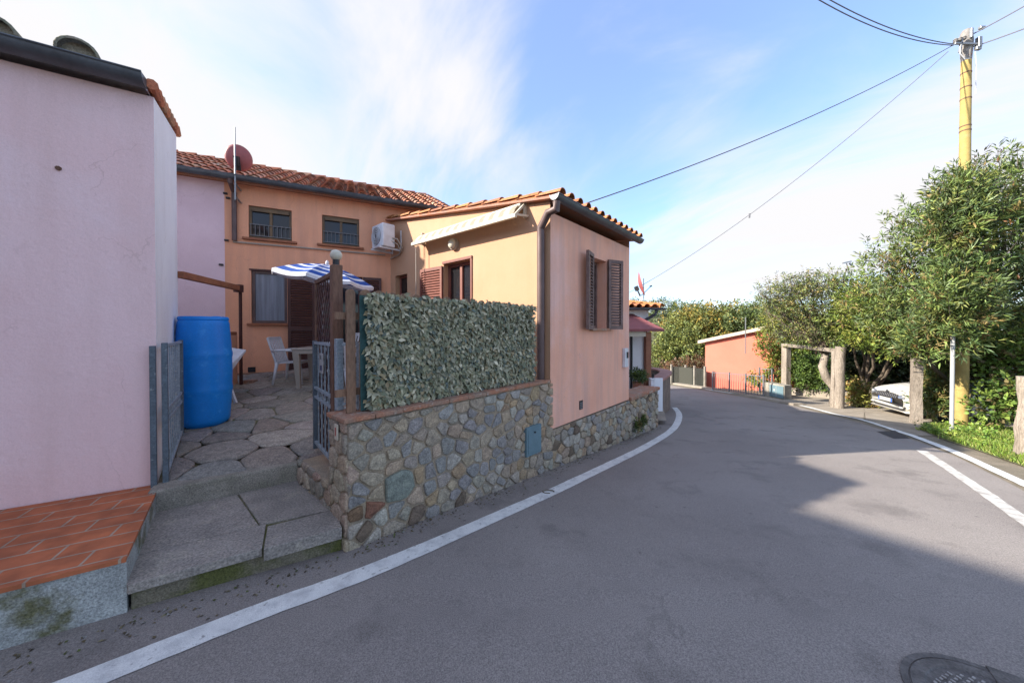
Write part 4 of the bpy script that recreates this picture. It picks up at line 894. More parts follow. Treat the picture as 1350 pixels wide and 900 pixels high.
mb = MB(); u0, z0 = wz(820.3, 484); u1, z1 = wz(825, 458.5); mb.wbox(WW, u0, u1, z0, z1, 0, .06); mbx = tag(mb.build('meter_box', M['whitepl'], bevel=.008), 'slim white meter box on the salmon wall near its right corner', 'meter box')
mb = MB(); mb.wbox(WW, u1-.10, u1-.03, z0+.18, z0+.30, .06, .07); mb.build('slot', M['iron'], mbx)
mb = MB(); u0, z0 = wz(763.5, 540); u1, z1 = wz(768, 527); mb.wbox(WW, u0, u1, z0, z1, -.02, .008); vt = mb.build('air_vent', M['iron'], BH)
mb = MB()
for i in range(4): mb.wbox(WW, u0+.01, u1-.01, z0+.015+i*(z1-z0-.03)/4, z0+.015+(i+.5)*(z1-z0-.03)/4, .008, .014)
mb.build('grille', M['greyiron'], vt)
# wall fittings of the sunlit side
aw = thing('awning', 'folded cream and beige striped awning high on the apricot wall', 'awning', SW.p(1.8, 3.4, .1))
ZA0, ZA1 = 3.385, 3.43; a0u, a1u = .42, 3.16
mb = MB(); mb.bar(SW.p(a0u, ZA0, .25), SW.p(a1u, ZA1, .25), .05, .06); mb.build('front_bar', M['cream'], aw, bevel=.01)
mb = MB(); nst = 24
for i in range(nst):
    u, v = a0u+.06+(a1u-a0u-.1)*i/nst, a0u+.06+(a1u-a0u-.1)*(i+1)/nst; c = (0.50, 0.46, 0.38) if i % 2 else (0.30, 0.265, 0.20)
    for (za, oa, zb_, ob) in ((.235, .06, .20, .13), (.20, .13, .11, .20), (.11, .20, .03, .235)):
        mb.quad(SW.p(u, ZA0+za+(ZA1-ZA0)*i/nst-.03*i/nst, oa), SW.p(v, ZA0+za+(ZA1-ZA0)*(i+1)/nst-.03*i/nst, oa), SW.p(v+.02, ZA0+zb_+(ZA1-ZA0)*(i+1)/nst-.03*i/nst, ob), SW.p(u+.02, ZA0+zb_+(ZA1-ZA0)*i/nst-.03*i/nst, ob), c)
mb.build('striped_cloth', M['umb'], aw)
mb = MB(); mb.tube([SW.p(a0u+.05, ZA0+.2, .08), SW.p(a1u-.05, ZA1+.16, .08)], .04, 10); mb.build('roller', M['cream'], aw, smooth=True)
for u, z in ((a0u+.02, ZA0), (a1u-.03, ZA1)):
    mb = MB(); mb.wbox(SW, u-.015, u+.015, z+.02, z+.27, 0, .05); mb.bar(SW.p(u, z+.24, .02), SW.p(u, z+.02, .25), .03, .03); mb.bar(SW.p(u-.05, z+.04, .02), SW.p(u+.0, z+.02, .24), .03, .03); mb.build('bracket', M['cream'], aw)
mb = MB(); u, z = SW.uz(549, 325); mb.tube([SW.p(3.1, 3.38, .2), SW.p(3.1, 2.1, .2)], .008, 6); mb.build('crank_rod', M['beige'], aw)
mb = MB(); c = SW.p(2.12, 3.30, 0); mb.lathe([(.11, .0), (.11, .05), (.10, .06)], c, 20, (*SW.n, 0)); lb = tag(mb.build('wall_lamp', M['beige'], smooth=True), 'round bulkhead lamp under the awning on the apricot wall', 'lamp')
mb = MB(); mb.lathe([(.092, .06), (.088, .09), (.06, .12), (.02, .13)], c, 20, (*SW.n, 0)); mb.build('glass_dome', M['cream'], lb, smooth='all')
# air conditioner
ac_ = thing('air_conditioner', 'white outdoor air conditioning unit bracketed at the inner corner of the orange and apricot walls', 'air conditioner', SW.p(3.9, 3.4, .2))
ZC, zc1 = 3.50, 3.99; au0, au1 = 3.93, 4.42
mb = MB(); mb.wbox(SW, au0, au1, ZC, zc1, .18, .46); mb.build('casing', M['whitepl'], ac_, bevel=.02)
mb = MB(); c = SW.p((au0+au1)/2+.04, (ZC+zc1)/2, .46); mb.lathe([(.195, .0), (.195, .008), (.18, .012)], c, 28, (*SW.n, 0)); fg = mb.build('fan_grille', M['greyiron'], ac_, smooth=True)
mb = MB()
for r_ in (.05, .085, .12, .15, .18): mb.lathe([(r_, .013), (r_+.006, .018), (r_+.012, .013)], c, 28, (*SW.n, 0))
mb.f = [f for f in mb.f if len(f) == 4]; mb.c = mb.c[:len(mb.f)]; mb.build('grille_rings', M['whitepl'], fg)
mb = MB(); mb.bar(SW.p(au0+.06, ZC-.02, 0), SW.p(au0+.06, ZC-.02, .5), .03, .035); mb.bar(SW.p(au1-.06, ZC-.02, 0), SW.p(au1-.06, ZC-.02, .5), .03, .035)
mb.wbox(SW, au0+.045, au0+.075, ZC-.04, ZC+.42, 0, .02); mb.wbox(SW, au1-.075, au1-.045, ZC-.04, ZC+.42, 0, .02); mb.build('bracket', M['whitepl'], ac_)
mb = MB(); mb.tube([SW.p(au0+.02, ZC+.2, .25), SW.p(au0-.08, ZC+.18, .18), SW.p(au0-.06, ZC+.02, .05), SW.p(au0+.1, ZC-.1, .03), SW.p(4.4, ZC-.14, .03)], .016, 7); mb.tube([SW.p(au0+.02, ZC+.14, .28), SW.p(au0-.05, ZC+.08, .16), SW.p(au0-.02, ZC-.05, .06)], .012, 7); mb.build('hose', M['beige'], ac_, smooth=True)
# satellite dishes
def dish(name, label, mast0, mast1, c, nrm, r, squash=.92, group=None, back=True):
    t = thing(name, label, 'satellite dish', mast0, 0, group); nrm = Vector(nrm).normalized(); c = Vector(c)
    a = nrm.orthogonal().normalized(); a = Vector((0, 0, 1)).cross(nrm).normalized(); b = nrm.cross(a)
    mb = MB(); n = 32; rings = 7
    for side in (0, 1):
        k = len(mb.v)
        for i in range(rings+1):
            rr = r*i/rings
            for j in range(n):
                th = 2*math.pi*j/n; mb.v.append(tuple(c+a*math.cos(th)*rr*squash+b*math.sin(th)*rr+nrm*(rr*rr/(r*4.0)-side*.008)))
        for i in range(rings):
            for j in range(n):
                f = (k+i*n+j, k+i*n+(j+1) % n, k+(i+1)*n+(j+1) % n, k+(i+1)*n+j); mb.f.append(f if not side else f[::-1]); mb.c.append((1, 1, 1))
    k2 = (rings+1)*n
    for j in range(n): mb.f.append((rings*n+j, rings*n+(j+1) % n, k2+rings*n+(j+1) % n, k2+rings*n+j)); mb.c.append((1, 1, 1))
    mb.build('reflector', M['dish'], t, smooth='all')
    mb = MB(); mb.tube([mast0, mast1], .013, 8); mb.build('mast', M['galv'], t, smooth=True)
    mb = MB(); lo = c-b*r*.95 if b.z > 0 else c+b*r*.95; up_ = b if b.z > 0 else -b
    fp = c+nrm*r*.85-up_*r*.4; mb.tube([lo-nrm*.02, fp], .012, 6); mb.build('feed_arm', M['iron'], t)
    mb = MB(); mb.tube([fp-nrm*.04, fp+nrm*.04], .025, 10); mb.build('receiver', M['iron'], t, smooth=True)
    mb = MB(); q = c-nrm*.03-up_*r*.25; mb.bar(q, q-up_*r*.05-nrm*.14, .07, .16); mb.bar(q-up_*r*.1-nrm*.06, lo-nrm*.05, .09, .05); mb.build('bracket', M['iron'], t)
    return t
uD, zD = MW.uz(318, 272); m0 = MW.p(uD, zD, .36); m1 = MW.p(uD, MW.uz(318, 184)[1]+.04, .36); cD = AT(312, 207, m0.y+.12); 
dish('satellite_dish', 'round dusty red satellite dish on a thin mast above the main house gutter', m0, m1, cD+Vector((0, .03, 0)), (-.42, .86, .30), .235)
o = [x for x in bpy.data.objects if x.name == 'satellite_dish'][0]
for dz_ in (.06, .30): mb = MB(); mb.bar(MW.p(uD, zD+dz_, 0), MW.p(uD, zD+dz_, .36), .025, .025); mb.build('wall_arm', M['galv'], o)
ta = thing('roof_aerial', 'small white aerial amplifier bracket on the roof tiles left of the dish', 'aerial', AT(293, 222, 7.6))
p_ = AT(293, 224, 7.4); mb = MB(); mb.tube([p_-Vector((0, 0, .15)), p_+Vector((0, 0, .08))], .012, 6); mb.tube([p_+Vector((-.1, 0, .06)), p_+Vector((.25, 0, -.02))], .012, 6); mb.build('bracket', M['whitepl'], ta)
for dv_ in ((-.08, 0, .09), (.1, 0, .03)): mb = MB(); mb.box(p_+Vector(dv_), (.065, .05, .06)); mb.build('box', M['greyiron'], ta)

# ------------------------------------------------------------------ white house beyond the bay
FH = thing('white_house', 'white house beyond the salmon bay with orange tiled roof and dark red porch roof', 'house', (3, 11.5, -1))
W3 = Wall((4.62, 11.3), (-1, -.10), False); 
if W3.n.y > 0: W3.n = -W3.n
EZ = W3.uz(856, 408)[1]
mb = MB(); wallface(mb, W3, 0, 5.2, -1.0, EZ); mb.quad(W3.p(0, -1), W3.p(0, EZ), W3.p(0, EZ, -5), W3.p(0, -1, -5)); mb.quad(W3.p(5.2, -1), W3.p(5.2, EZ), W3.p(5.2, EZ, -5), W3.p(5.2, -1, -5)); mb.quad(W3.p(0, -1, -5), W3.p(5.2, -1, -5), W3.p(5.2, EZ, -5), W3.p(0, EZ, -5)); mb.build('wall', M['whitewall'], FH)
# hipped tiled roof
e = .28; rz = .62
c0, c1, c2, c3 = W3.p(-e, EZ+.02, e), W3.p(5.2+e, EZ+.02, e), W3.p(5.2+e, EZ+.02, -5-e), W3.p(-e, EZ+.02, -5-e); r0, r1 = W3.p(2.3, EZ+rz, -2.5), W3.p(3.0, EZ+rz, -2.5)
rf = MB(); rf.add([c0, c1, c2, c3, r0, r1], [(0, 1, 5, 4), (1, 2, 5), (2, 3, 4, 5), (3, 0, 4), (0, 3, 2, 1)]); ro = rf.build('roof', M['flower'], FH)
mb = MB(); up_ = (r0-c0); sv2 = Vector((-W3.n.x, -W3.n.y, rz/2.78)).normalized()
roof_tiles(mb, c0+Vector((0, 0, .05))-Vector((*W3.d, 0))*.02, (*W3.d, 0), sv2, 5.6, 2.78, pitch=.26, r=.10, course=.4, pal=TP2, skew=lambda u: (u+.15)/2.55 if u < 2.55 else 1)
mb.tube([c0+Vector((0, 0, .08)), r0+Vector((0, 0, .08))], .10, 8, col=TP2[0])
mb.build('tiles', M['tile'], ro, smooth=True)
mb = MB(); gutter(mb, W3.p(-e-.12, EZ+.02, e+.06), W3.p(5.3, EZ+.02, e+.06), .06); mb.build('gutter', M['copper'], FH, smooth=True)
mb = MB(); mb.tube([W3.p(-.1, EZ-.04, e+.04), W3.p(-.1, EZ-.16, e), W3.p(.12, EZ-.34, .08), W3.p(.14, EZ-.5, .07), W3.p(.14, -.4, .07)], .05, 10); mb.build('downpipe', M['copper'], FH, smooth=True)
PZ = 1.76; pr = MB(); q0, q1 = Vector((4.50, 9.85, PZ)), Vector((1.6, 9.55, PZ)); t0, t1 = W3.p(.55, PZ+.52, .0), W3.p(4.9, PZ+.52, .0); q0b = W3.p(-.02, PZ+.0, 0.05)
pr.add([q0, q1, t1, t0, q0b, q0-Vector((0, 0, .07)), q1-Vector((0, 0, .07)), q0b-Vector((0, 0, .07)), t1-Vector((0, 0, .6))], [(0, 1, 2, 3), (0, 3, 4), (0, 5, 6, 1), (0, 4, 7, 5), (5, 7, 8, 6)])
pr.build('porch_roof', M['redroof'], FH)
mb = MB(); mb.bar(Vector((4.02, 9.98, PZ-.15)), Vector((1.6, 9.75, PZ-.15)), .12, .14); mb.build('porch_beam', M['cream'], FH)
mb = MB(); mb.bar(Vector((4.06, 9.98, -1.0)), Vector((4.06, 9.98, PZ-.08)), .16, .16); mb.build('porch_post', M['brownbeam'], FH, bevel=.01)
mb = MB(); u, z = W3.uz(832, 455); mb.wbox(W3, u-.03, u+.03, -.4, 1.9, 0, .05); mb.build('door_edge', M['iron'], FH)
c_ = AT(841, 375, 11.6); m0 = AT(848.5, 397, 11.6); m1 = AT(848.5, 367, 11.6)
dish('satellite_dish', 'red satellite dish seen edge-on above the orange roof beyond the bay', m0, m1, c_+Vector((.03, 0, 0)), (.90, -.36, .24), .42)
# terrace floor behind the curved wall
tag(MB().add([(-1, 8.4, -.55), (3.9, 8.4, -.55), (5.0, 11.2, -.55), (4.6, 12.8, -.55), (-1, 14, -.55)], [(0, 1, 2, 3, 4)]).build('terrace', M['paving'], base=False), kind='structure')
# curved wall with pink coping
CV = thing('curved_wall', 'curved rendered wall with pink coping and white end where the road bends', 'wall', (5, 11, -1))
cpts = [Vector(p) for p in ((4.20, 9.42), (4.62, 10.05), (5.08, 10.75), (5.42, 11.45), (5.45, 12.1), (5.1, 12.7), (4.4, 13.15), (3.2, 13.4), (1.0, 13.6))]
Q = []
for i in range(len(cpts)-1):
    p0, p1, p2, p3 = cpts[max(i-1, 0)], cpts[i], cpts[i+1], cpts[min(i+2, len(cpts)-1)]
    for k in range(5):
        t = k/5; Q.append(.5*((2*p1)+(p2-p0)*t+(2*p0-5*p1+4*p2-p3)*t*t+(3*p1-p0-3*p2+p3)*t**3))
Q.append(cpts[-1])
def ribbon(mb, Q, wi, wo_, zb, zt_):
    for i in range(len(Q)-1):
        a, b = Q[i], Q[i+1]; ta_ = (Q[min(i+1, len(Q)-1)]-Q[max(i-1, 0)]).normalized(); tb = (Q[min(i+2, len(Q)-1)]-Q[i]).normalized()
        na, nb_ = Vector((ta_.y, -ta_.x)), Vector((tb.y, -tb.x))
        mb.hexa([(*(a-na*wi), zb), (*(b-nb_*wi), zb), (*(b+nb_*wo_), zb), (*(a+na*wo_), zb), (*(a-na*wi), zt_), (*(b-nb_*wi), zt_), (*(b+nb_*wo_), zt_), (*(a+na*wo_), zt_)])
mb = MB(); ribbon(mb, Q, .26, 0, -1.7, .27); mb.build('render_face', mat('w_roughrender', (0.28, 0.225, 0.185), .95, (0.19, 0.155, 0.13), 3, fine=.2, fscale=60, bump=.8, bscale=50), CV)
mb = MB(); ribbon(mb, Q, .32, .05, .272, .33); mb.build('coping', mat('w_pinkcoping', (0.44, 0.235, 0.20), .85, (0.36, 0.18, 0.15), 4, fine=.1), CV)
mb = MB(); a_ = Wall((4.20, 9.42), (-.84, .54)); mb.bar((4.20, 9.39, -1.3), (4.20, 9.39, .335), .02, .02); mb.hexa([(3.86, 9.36, -1.5), (4.24, 9.36, -1.5), (4.24, 9.415, -1.5), (3.86, 9.415, -1.5), (3.86, 9.36, .38), (4.24, 9.36, .38), (4.24, 9.415, .38), (3.86, 9.415, .38)]); mb.build('white_end', M['whitewall'], CV, bevel=.01)
# white gate posts and open dark gate, steps
for (px_a, yy, lb_) in ((859.5, 8.28, 'slim white gate post at the end of the rough stone wall'),):
    q = AT(px_a, 500, yy); mb = MB(); mb.box((q.x, q.y, (q.z-1.0)/2), (.09, .09, q.z+1.0)); o = tag(mb.build('gate_post', M['whitepl'], bevel=.006), lb_, 'gate post')
    mb = MB(); mb.box((q.x, q.y, q.z+.01), (.11, .11, .02)); mb.build('cap', M['whitepl'], o)
dg_ = thing('iron_gate', 'narrow dark metal gate leaf standing open behind the slim white post', 'gate', (3.9, 9.0, -.6))
mb = MB(); a3, b3 = Vector((3.62, 8.62, 0)), Vector((3.98, 9.40, 0))
for z in (-.55, .0, .42): mb.bar(a3+Vector((0, 0, z)), b3+Vector((0, 0, z)), .03, .03)
for i in range(9): p_ = a3.lerp(b3, i/8); mb.tube([p_+Vector((0, 0, -.55)), p_+Vector((0, 0, .45))], .012, 6)
mb.build('bars', M['iron'], dg_)
mb = MB(); mb.tube([b3+Vector((0, 0, -.6)), b3+Vector((0, 0, .5))], .03, 8); mb.build('stile', M['iron'], dg_)
st2 = thing('gate_steps', 'small pale steps behind the white gate post', 'steps', (3.9, 8.9, -.8))
mb = MB(); mb.hexa([(3.60, 8.55, -1.2), (4.0, 9.3, -1.2), (3.2, 9.8, -1.2), (2.9, 8.9, -1.2), (3.60, 8.55, -.60), (4.0, 9.3, -.60), (3.2, 9.8, -.60), (2.9, 8.9, -.60)]); mb.build('tread', M['conc'], st2, bevel=.01)
# ------------------------------------------------------------------ patio objects
bc = Vector((-3.93, 4.26)); bz = pz(4.22)
bt = thing('barrel', 'tall bright blue plastic water barrel standing behind the left gate leaf', 'barrel', (bc.x, bc.y, bz))
mb = MB(); HB = 1.36; prof = []
for i in range(41):
    t = i/40; r = .245+.032*math.sin(math.pi*t)
    if t < .05: r -= .05*(1-t/.05)**2
    if t > .95: r -= .03*((t-.95)/.05)**2
    for c in (.33, .66):
        if abs(t-c) < .035: r += .008*math.cos((t-c)/.035*math.pi/2)
    prof.append((r, HB*t))
prof += [(.205, HB+.0), (.20, HB-.02), (.05, HB-.015)]
mb.lathe(prof, (bc.x, bc.y, bz), 40); mb.build('body', M['barrel'], bt, smooth=True)
mb = MB(); mb.lathe([(.236, 0), (.246, .012), (.246, .035), (.236, .05)], (bc.x, bc.y, bz+HB-.035), 40); mb.build('rim', M['barrel'], bt, smooth=True)
for dx in (-.10, .11):
    mb = MB(); mb.lathe([(.05, 0), (.05, .035), (.03, .04)], (bc.x+dx, bc.y+.05, bz+HB-.015), 14); mb.build('bung', M['barrel'], bt, smooth=True)
# timber beam and thin post against the next terrace
pp = Vector((-4.78, 5.86)); pw = thing('pergola_frame', 'reddish timber rail on a thin dark post at the left edge of the patio', 'pergola', (pp.x, pp.y, pz(5.86)))
zb_ = AT(320, 380, 5.86).z; b0 = AT(238, 362, 4.36)
mb = MB(); mb.bar(b0, (pp.x, pp.y, zb_), .07, .09); mb.build('rail', M['beam'], pw, bevel=.008)
mb = MB(); mb.bar((pp.x, pp.y+.02, pz(5.86)), (pp.x, pp.y+.02, zb_-.04), .035, .035); mb.build('post', M['brownwood'], pw)
mb = MB(); mb.bar((pp.x, pp.y-.02, zb_-.07), (pp.x, pp.y-.02, zb_+.06), .11, .09); mb.build('bracket', M['brownwood'], pw)
lw = thing('low_wall', 'low orange parapet wall with tile cap behind the blue barrel', 'wall', (-4.8, 5, pz(5)))
mb = MB(); L0, L1 = Vector((-4.60, 4.5)), Vector((-4.90, 5.95)); slab(mb, L1, L0, -.22, .3, 1.64); mb.build('wall', M['orange'], lw)
mb = MB(); slab(mb, L1-Vector((0, 0)), L0, -.26, 1.642, 1.70, over=-.0); mb.build('cap', M['beam'], lw, bevel=.01)
mb = MB(); mb.bar((pp.x+.07, 5.98, pz(5.9)), (pp.x+.07, 5.98, pz(5.9)+.06), .2, .12); mb.build('foot', M['coping'], lw)
# folded plastic lounger
lg = thing('folded_lounger', 'white slatted plastic lounger folded between barrel and low wall', 'sun lounger', (-4.0, 4.9, pz(4.9)))
a = AT(300, 497, 4.75); b = AT(324.5, 463.5, 5.25); mb = MB(); d_ = (b-a); up = Vector((0, 0, .13))
sidev = Vector((-.5, .12, .05))
mb.hexa([a, b, b+sidev, a+sidev, a+up, b+Vector((0, 0, .035)), b+sidev+Vector((0, 0, .035)), a+sidev+up]); mb.build('panel', M['whitepl'], lg, bevel=.01)
mb = MB(); mb.bar(AT(300, 500, 4.75), AT(311, 531, 4.75), .03, .03); mb.build('leg', M['whitepl'], lg)
# chairs, table
def chair(label, x, y, rz, z=None, s=.93):
    t = thing('garden_chair', label, 'chair', (x, y, pz(y) if z is None else z), rz, 'white plastic garden chairs'); t.scale = (s, s, s)
    mb = MB()
    for i in range(9):                              # seat with slight dish
        u0, u1 = -.20+.4*i/9, -.20+.4*(i+1)/9-.008; mb.hexa([(u0, -.20, .385), (u1, -.20, .385), (u1, .21, .40), (u0, .21, .40), (u0, -.20, .405), (u1, -.20, .405), (u1, .21, .425), (u0, .21, .425)])
    mb.box((0, -.21, .40), (.46, .03, .045)); mb.box((0, .215, .41), (.46, .03, .05)); mb.build('seat', M['whitepl'], t, local=True)
    mb = MB()
    for i in range(7):
        u = -.17+.34*i/6; mb.bar((u, -.21, .42), (u*1.1, -.33, .84), .034, .014, up=(0, 1, 0))
    mb.bar((-.22, -.335, .85), (.22, -.335, .85), .025, .07); mb.bar((-.22, -.205, .41), (-.23, -.34, .87), .03, .03); mb.bar((.22, -.205, .41), (.23, -.34, .87), .03, .03); mb.build('backrest', M['whitepl'], t, local=True, bevel=.005)
    for sx in (-1, 1):
        mb = MB(); mb.tube([(sx*.24, -.27, .63), (sx*.27, -.1, .64), (sx*.275, .12, .635), (sx*.26, .2, .60), (sx*.245, .21, .50), (sx*.235, .205, .40)], [.018, .022, .024, .022, .018, .018], 8); mb.build('armrest', M['whitepl'], t, smooth='all', local=True)
        for sy in (-1, 1):
            mb = MB(); mb.tube([(sx*.21, sy*.19, .41), (sx*.25, sy*.25, .0)], [.03, .018], 6); mb.build('leg', M['whitepl'], t, smooth='all', local=True)
    return t
chair('white plastic armchair at the left end of the patio table, in full view', -3.93, 6.0, R(-80))
chair('white plastic armchair tucked at the far side of the patio table', -3.15, 6.45, R(170))
chair('white plastic armchair seen between the table and the right gate leaf', -2.95, 5.55, R(15))
tb = thing('garden_table', 'pale plastic patio table under the striped parasol', 'table', (-3.18, 5.85, pz(5.85)), R(12))
mb = MB(); mb.box((0, 0, .655), (.98, .75, .03)); mb.build('tabletop', M['beige'], tb, local=True, bevel=.02)
mb = MB(); mb.box((0, -.35, .61), (.9, .02, .06)); mb.box((0, .35, .61), (.9, .02, .06)); mb.box((-.46, 0, .61), (.02, .7, .06)); mb.box((.46, 0, .61), (.02, .7, .06)); mb.build('apron', M['beige'], tb, local=True)
for sx in (-1, 1):
    for sy in (-1, 1):
        mb = MB(); mb.hexa([(sx*.40-.03, sy*.28-.03, 0), (sx*.40+.03, sy*.28-.03, 0), (sx*.40+.03, sy*.28+.03, 0), (sx*.40-.03, sy*.28+.03, 0), (sx*.42-.05, sy*.31-.05, .6), (sx*.42+.05, sy*.31-.05, .6), (sx*.42+.05, sy*.31+.05, .6), (sx*.42-.05, sy*.31+.05, .6)]); mb.build('leg', M['beige'], tb, local=True, bevel=.01)
# parasol
uc = Vector((-3.30, 5.9, 2.63)); um = thing('parasol', 'blue and white striped parasol tilted over the patio table', 'parasol', (-3.2, 5.9, pz(5.9)))
tilt = Matrix.Rotation(R(9), 3, Vector((0, 1, 0)))
mb = MB(); nS = 8; nr_ = 14; Rr = .82; Hh = .26
def canopy_pt(t, ang_i, f):
    a0 = 2*math.pi*ang_i/nS+.2; a1 = 2*math.pi*(ang_i+1)/nS+.2; p0 = Vector((math.cos(a0), math.sin(a0), 0)); p1 = Vector((math.cos(a1), math.sin(a1), 0)); p = p0.lerp(p1, f)
    sag = -.035*math.sin(math.pi*f)*t
    return uc + tilt @ Vector((p.x*Rr*t, p.y*Rr*t, Hh*(1-t)**1.0*(1) + .04*math.sin(math.pi*t) + sag))
bands = [0, .08, .16, .28, .36, .50, .58, .72, .80, .94, 1.0]
cw, cb = (0.72, 0.74, 0.80), (0.022, 0.085, 0.36)
for s_i in range(nS):
    for k in range(len(bands)-1):
        c = cw if k % 2 else cb
        for f in range(4):
            mb.quad(canopy_pt(bands[k], s_i, f/4), canopy_pt(bands[k], s_i, (f+1)/4), canopy_pt(bands[k+1], s_i, (f+1)/4), canopy_pt(bands[k+1], s_i, f/4), c)
    for f in range(4):                              # valance
        a, b = canopy_pt(1, s_i, f/4), canopy_pt(1, s_i, (f+1)/4); dn = tilt @ Vector((0, 0, -.05)); mb.quad(a, b, b+dn, a+dn, cw)
mb.build('canopy', M['umb'], um)
mb = MB()
for s_i in range(nS): mb.tube([canopy_pt(.03, s_i, 0)-Vector((0, 0, .03)), canopy_pt(.97, s_i, 0)-Vector((0, 0, .015))], .008, 5)
mb.build('ribs', M['greyiron'], um)
mb = MB(); mb.tube([(-3.34, 5.9, pz(5.9)), (-3.34, 5.9, 2.1), uc+tilt @ Vector((0, 0, Hh-.02))], .02, 10); mb.build('pole', M['galv'], um, smooth=True)
mb = MB(); mb.lathe([(.03, 0), (.03, .04), (.01, .07)], uc+tilt @ Vector((0, 0, Hh)), 10); mb.build('finial', M['whitepl'], um)

# ------------------------------------------------------------------ gates
def gate_leaf(name, label, a, b, z0a, z0b, z1, mid, side=1):
    a, b = Vector(a), Vector(b); L_ = (b-a).length; V = Wall(a, b-a); t = thing(name, label, 'gate', (a.x, a.y, z0a), 0)
    zf = lambda u: z0a+(z0b-z0a)*u/L_
    for u, wd in ((.03, .04), (L_-.03, .045)):
        mb = MB(); mb.hexa([V.p(u-wd/2, zf(u)-.02, -.02), V.p(u+wd/2, zf(u)-.02, -.02), V.p(u+wd/2, zf(u)-.02, .02), V.p(u-wd/2, zf(u)-.02, .02), V.p(u-wd/2, z1+.015, -.02), V.p(u+wd/2, z1+.015, -.02), V.p(u+wd/2, z1+.015, .02), V.p(u-wd/2, z1+.015, .02)]); mb.build('stile', M['gate'], t, bevel=.004)
    for z in ('b', mid, mid+.10, 't'):
        mb = MB(); z_a = zf(.05)+.06 if z == 'b' else (z1-.01 if z == 't' else z); z_b = zf(L_-.05)+.06 if z == 'b' else (z1-.01 if z == 't' else z)
        mb.bar(V.p(.055, z_a, 0), V.p(L_-.055, z_b, 0), .026, .026); mb.build('rail', M['gatelight'], t)
    n = max(4, int(L_/.15)); mb = MB(); sc = MB()
    for i in range(1, n):
        u = .05+(L_-.1)*i/n; mb.bar(V.p(u, zf(u)+.07, 0), V.p(u, mid-.01, 0), .012, .012, up=(V.d.x, V.d.y, 0)); mb.bar(V.p(u, mid+.11, 0), V.p(u, z1-.02, 0), .012, .012, up=(V.d.x, V.d.y, 0))
        cs = []
        for k in range(13):
            th = 2*math.pi*k/12*1.0; cs.append(V.p(u+.035*math.cos(th), mid+.05+.035*math.sin(th), 0))
        sc = MB(); sc.tube(cs, .006, 5); sc.build('scroll', M['gatelight'], t)
    mb.build('bars', M['gatelight'], t)
    return t, V
GZ1 = 1.60
lg_, V1 = gate_leaf('garden_gate', 'blue-grey metal gate leaf folded back against the white side wall', (-3.13, 3.00), (-3.90, 3.93), .34, .49, GZ1, .90)
mb = MB(); mb.box((-3.195, 2.965, .95), (.045, .04, 1.28), R(-49)); gp = tag(mb.build('gate_post', M['gate'], bevel=.004), 'blue-grey metal gate post screwed to the corner of the pink house', 'gate post')
rg_, V2 = gate_leaf('garden_gate', 'blue-grey metal gate leaf with a small white sign, open beside the trellis', (-1.56, 2.99), (-2.20, 3.71), .43, .44, GZ1, 1.0)
if V2.n.x > 0: V2.n = -V2.n
rs = WW  # sign faces the lane
mb = MB(); so = -1 if (Vector((0, 0))-V2.o).dot(V2.n) < 0 else 1
us, zs_ = V2.uz(427.5, 476); 
mb.wbox(V2, us-.075, us+.075, zs_-.12, zs_+.08, so*.022, so*.030); sg = tag(mb.build('warning_sign', M['plate'], bevel=.003), 'small white sign wired to the top of the right gate leaf', 'sign')
mb = MB(); mb.wbox(V2, us-.035, us+.03, zs_-.09, zs_-.04, so*.031, so*.033); mb.build('printed_symbol', mat('w_signink', (0.04, 0.045, 0.12), .6, fine=0), sg)
mb = MB()
for k in range(4): mb.bar(V2.p(us-.022+.015*k, zs_+.02, so*.0325), V2.p(us-.012+.012*k, zs_+.055+.01*(k % 2), so*.0325), .004, .003)
mb.build('printed_lines', M['greyiron'], sg)
hp_ = thing('gate_post', 'pale blue metal hinge post with a short rail panel on the brick coping', 'gate post', (-1.52, 2.93, HC))
mb = MB(); mb.box((-1.52, 2.93, (HC+1.655)/2), (.058, .058, 1.655-HC), R(48)); mb.build('post', M['gatelight'], hp_, bevel=.005)
e_ = Vector((-1.355, 2.84+.10)); mb = MB(); mb.bar((-1.50, 2.93, 1.60), (e_.x, e_.y, 1.62), .022, .028); mb.bar((-1.50, 2.93, HC+.05), (e_.x, e_.y, HC+.06), .022, .022); mb.bar((e_.x, e_.y, HC), (e_.x, e_.y, 1.62), .024, .024, up=(1, 0, 0)); mb.build('rail', M['gatelight'], hp_)
# trellis screen, post and globe lamp
tr = thing('trellis_screen', 'dark timber lattice screen on a brown post behind the right gate leaf', 'trellis', (-1.66, 3.09, .36))
T0, T1 = Vector((-1.63, 3.10)), Vector((-2.20, 3.76)); VT = Wall(T0, T1-T0); LT = (T1-T0).length
mb = MB(); mb.hexa([VT.p(-.05, .3, -.045), VT.p(.05, .3, -.045), VT.p(.05, .3, .045), VT.p(-.05, .3, .045), VT.p(-.05, 2.33, -.045), VT.p(.05, 2.33, -.045), VT.p(.05, 2.33, .045), VT.p(-.05, 2.33, .045)]); mb.build('post', M['post'], tr, bevel=.008)
mb = MB(); 
for z0, z1 in ((.46, .50), (2.24, 2.285)): mb.wbox(VT, .05, LT, z0, z1, -.02, .02)
mb.wbox(VT, LT-.04, LT, .48, 2.25, -.02, .02); mb.build('frame', M['post'], tr, bevel=.004)
mb = MB()
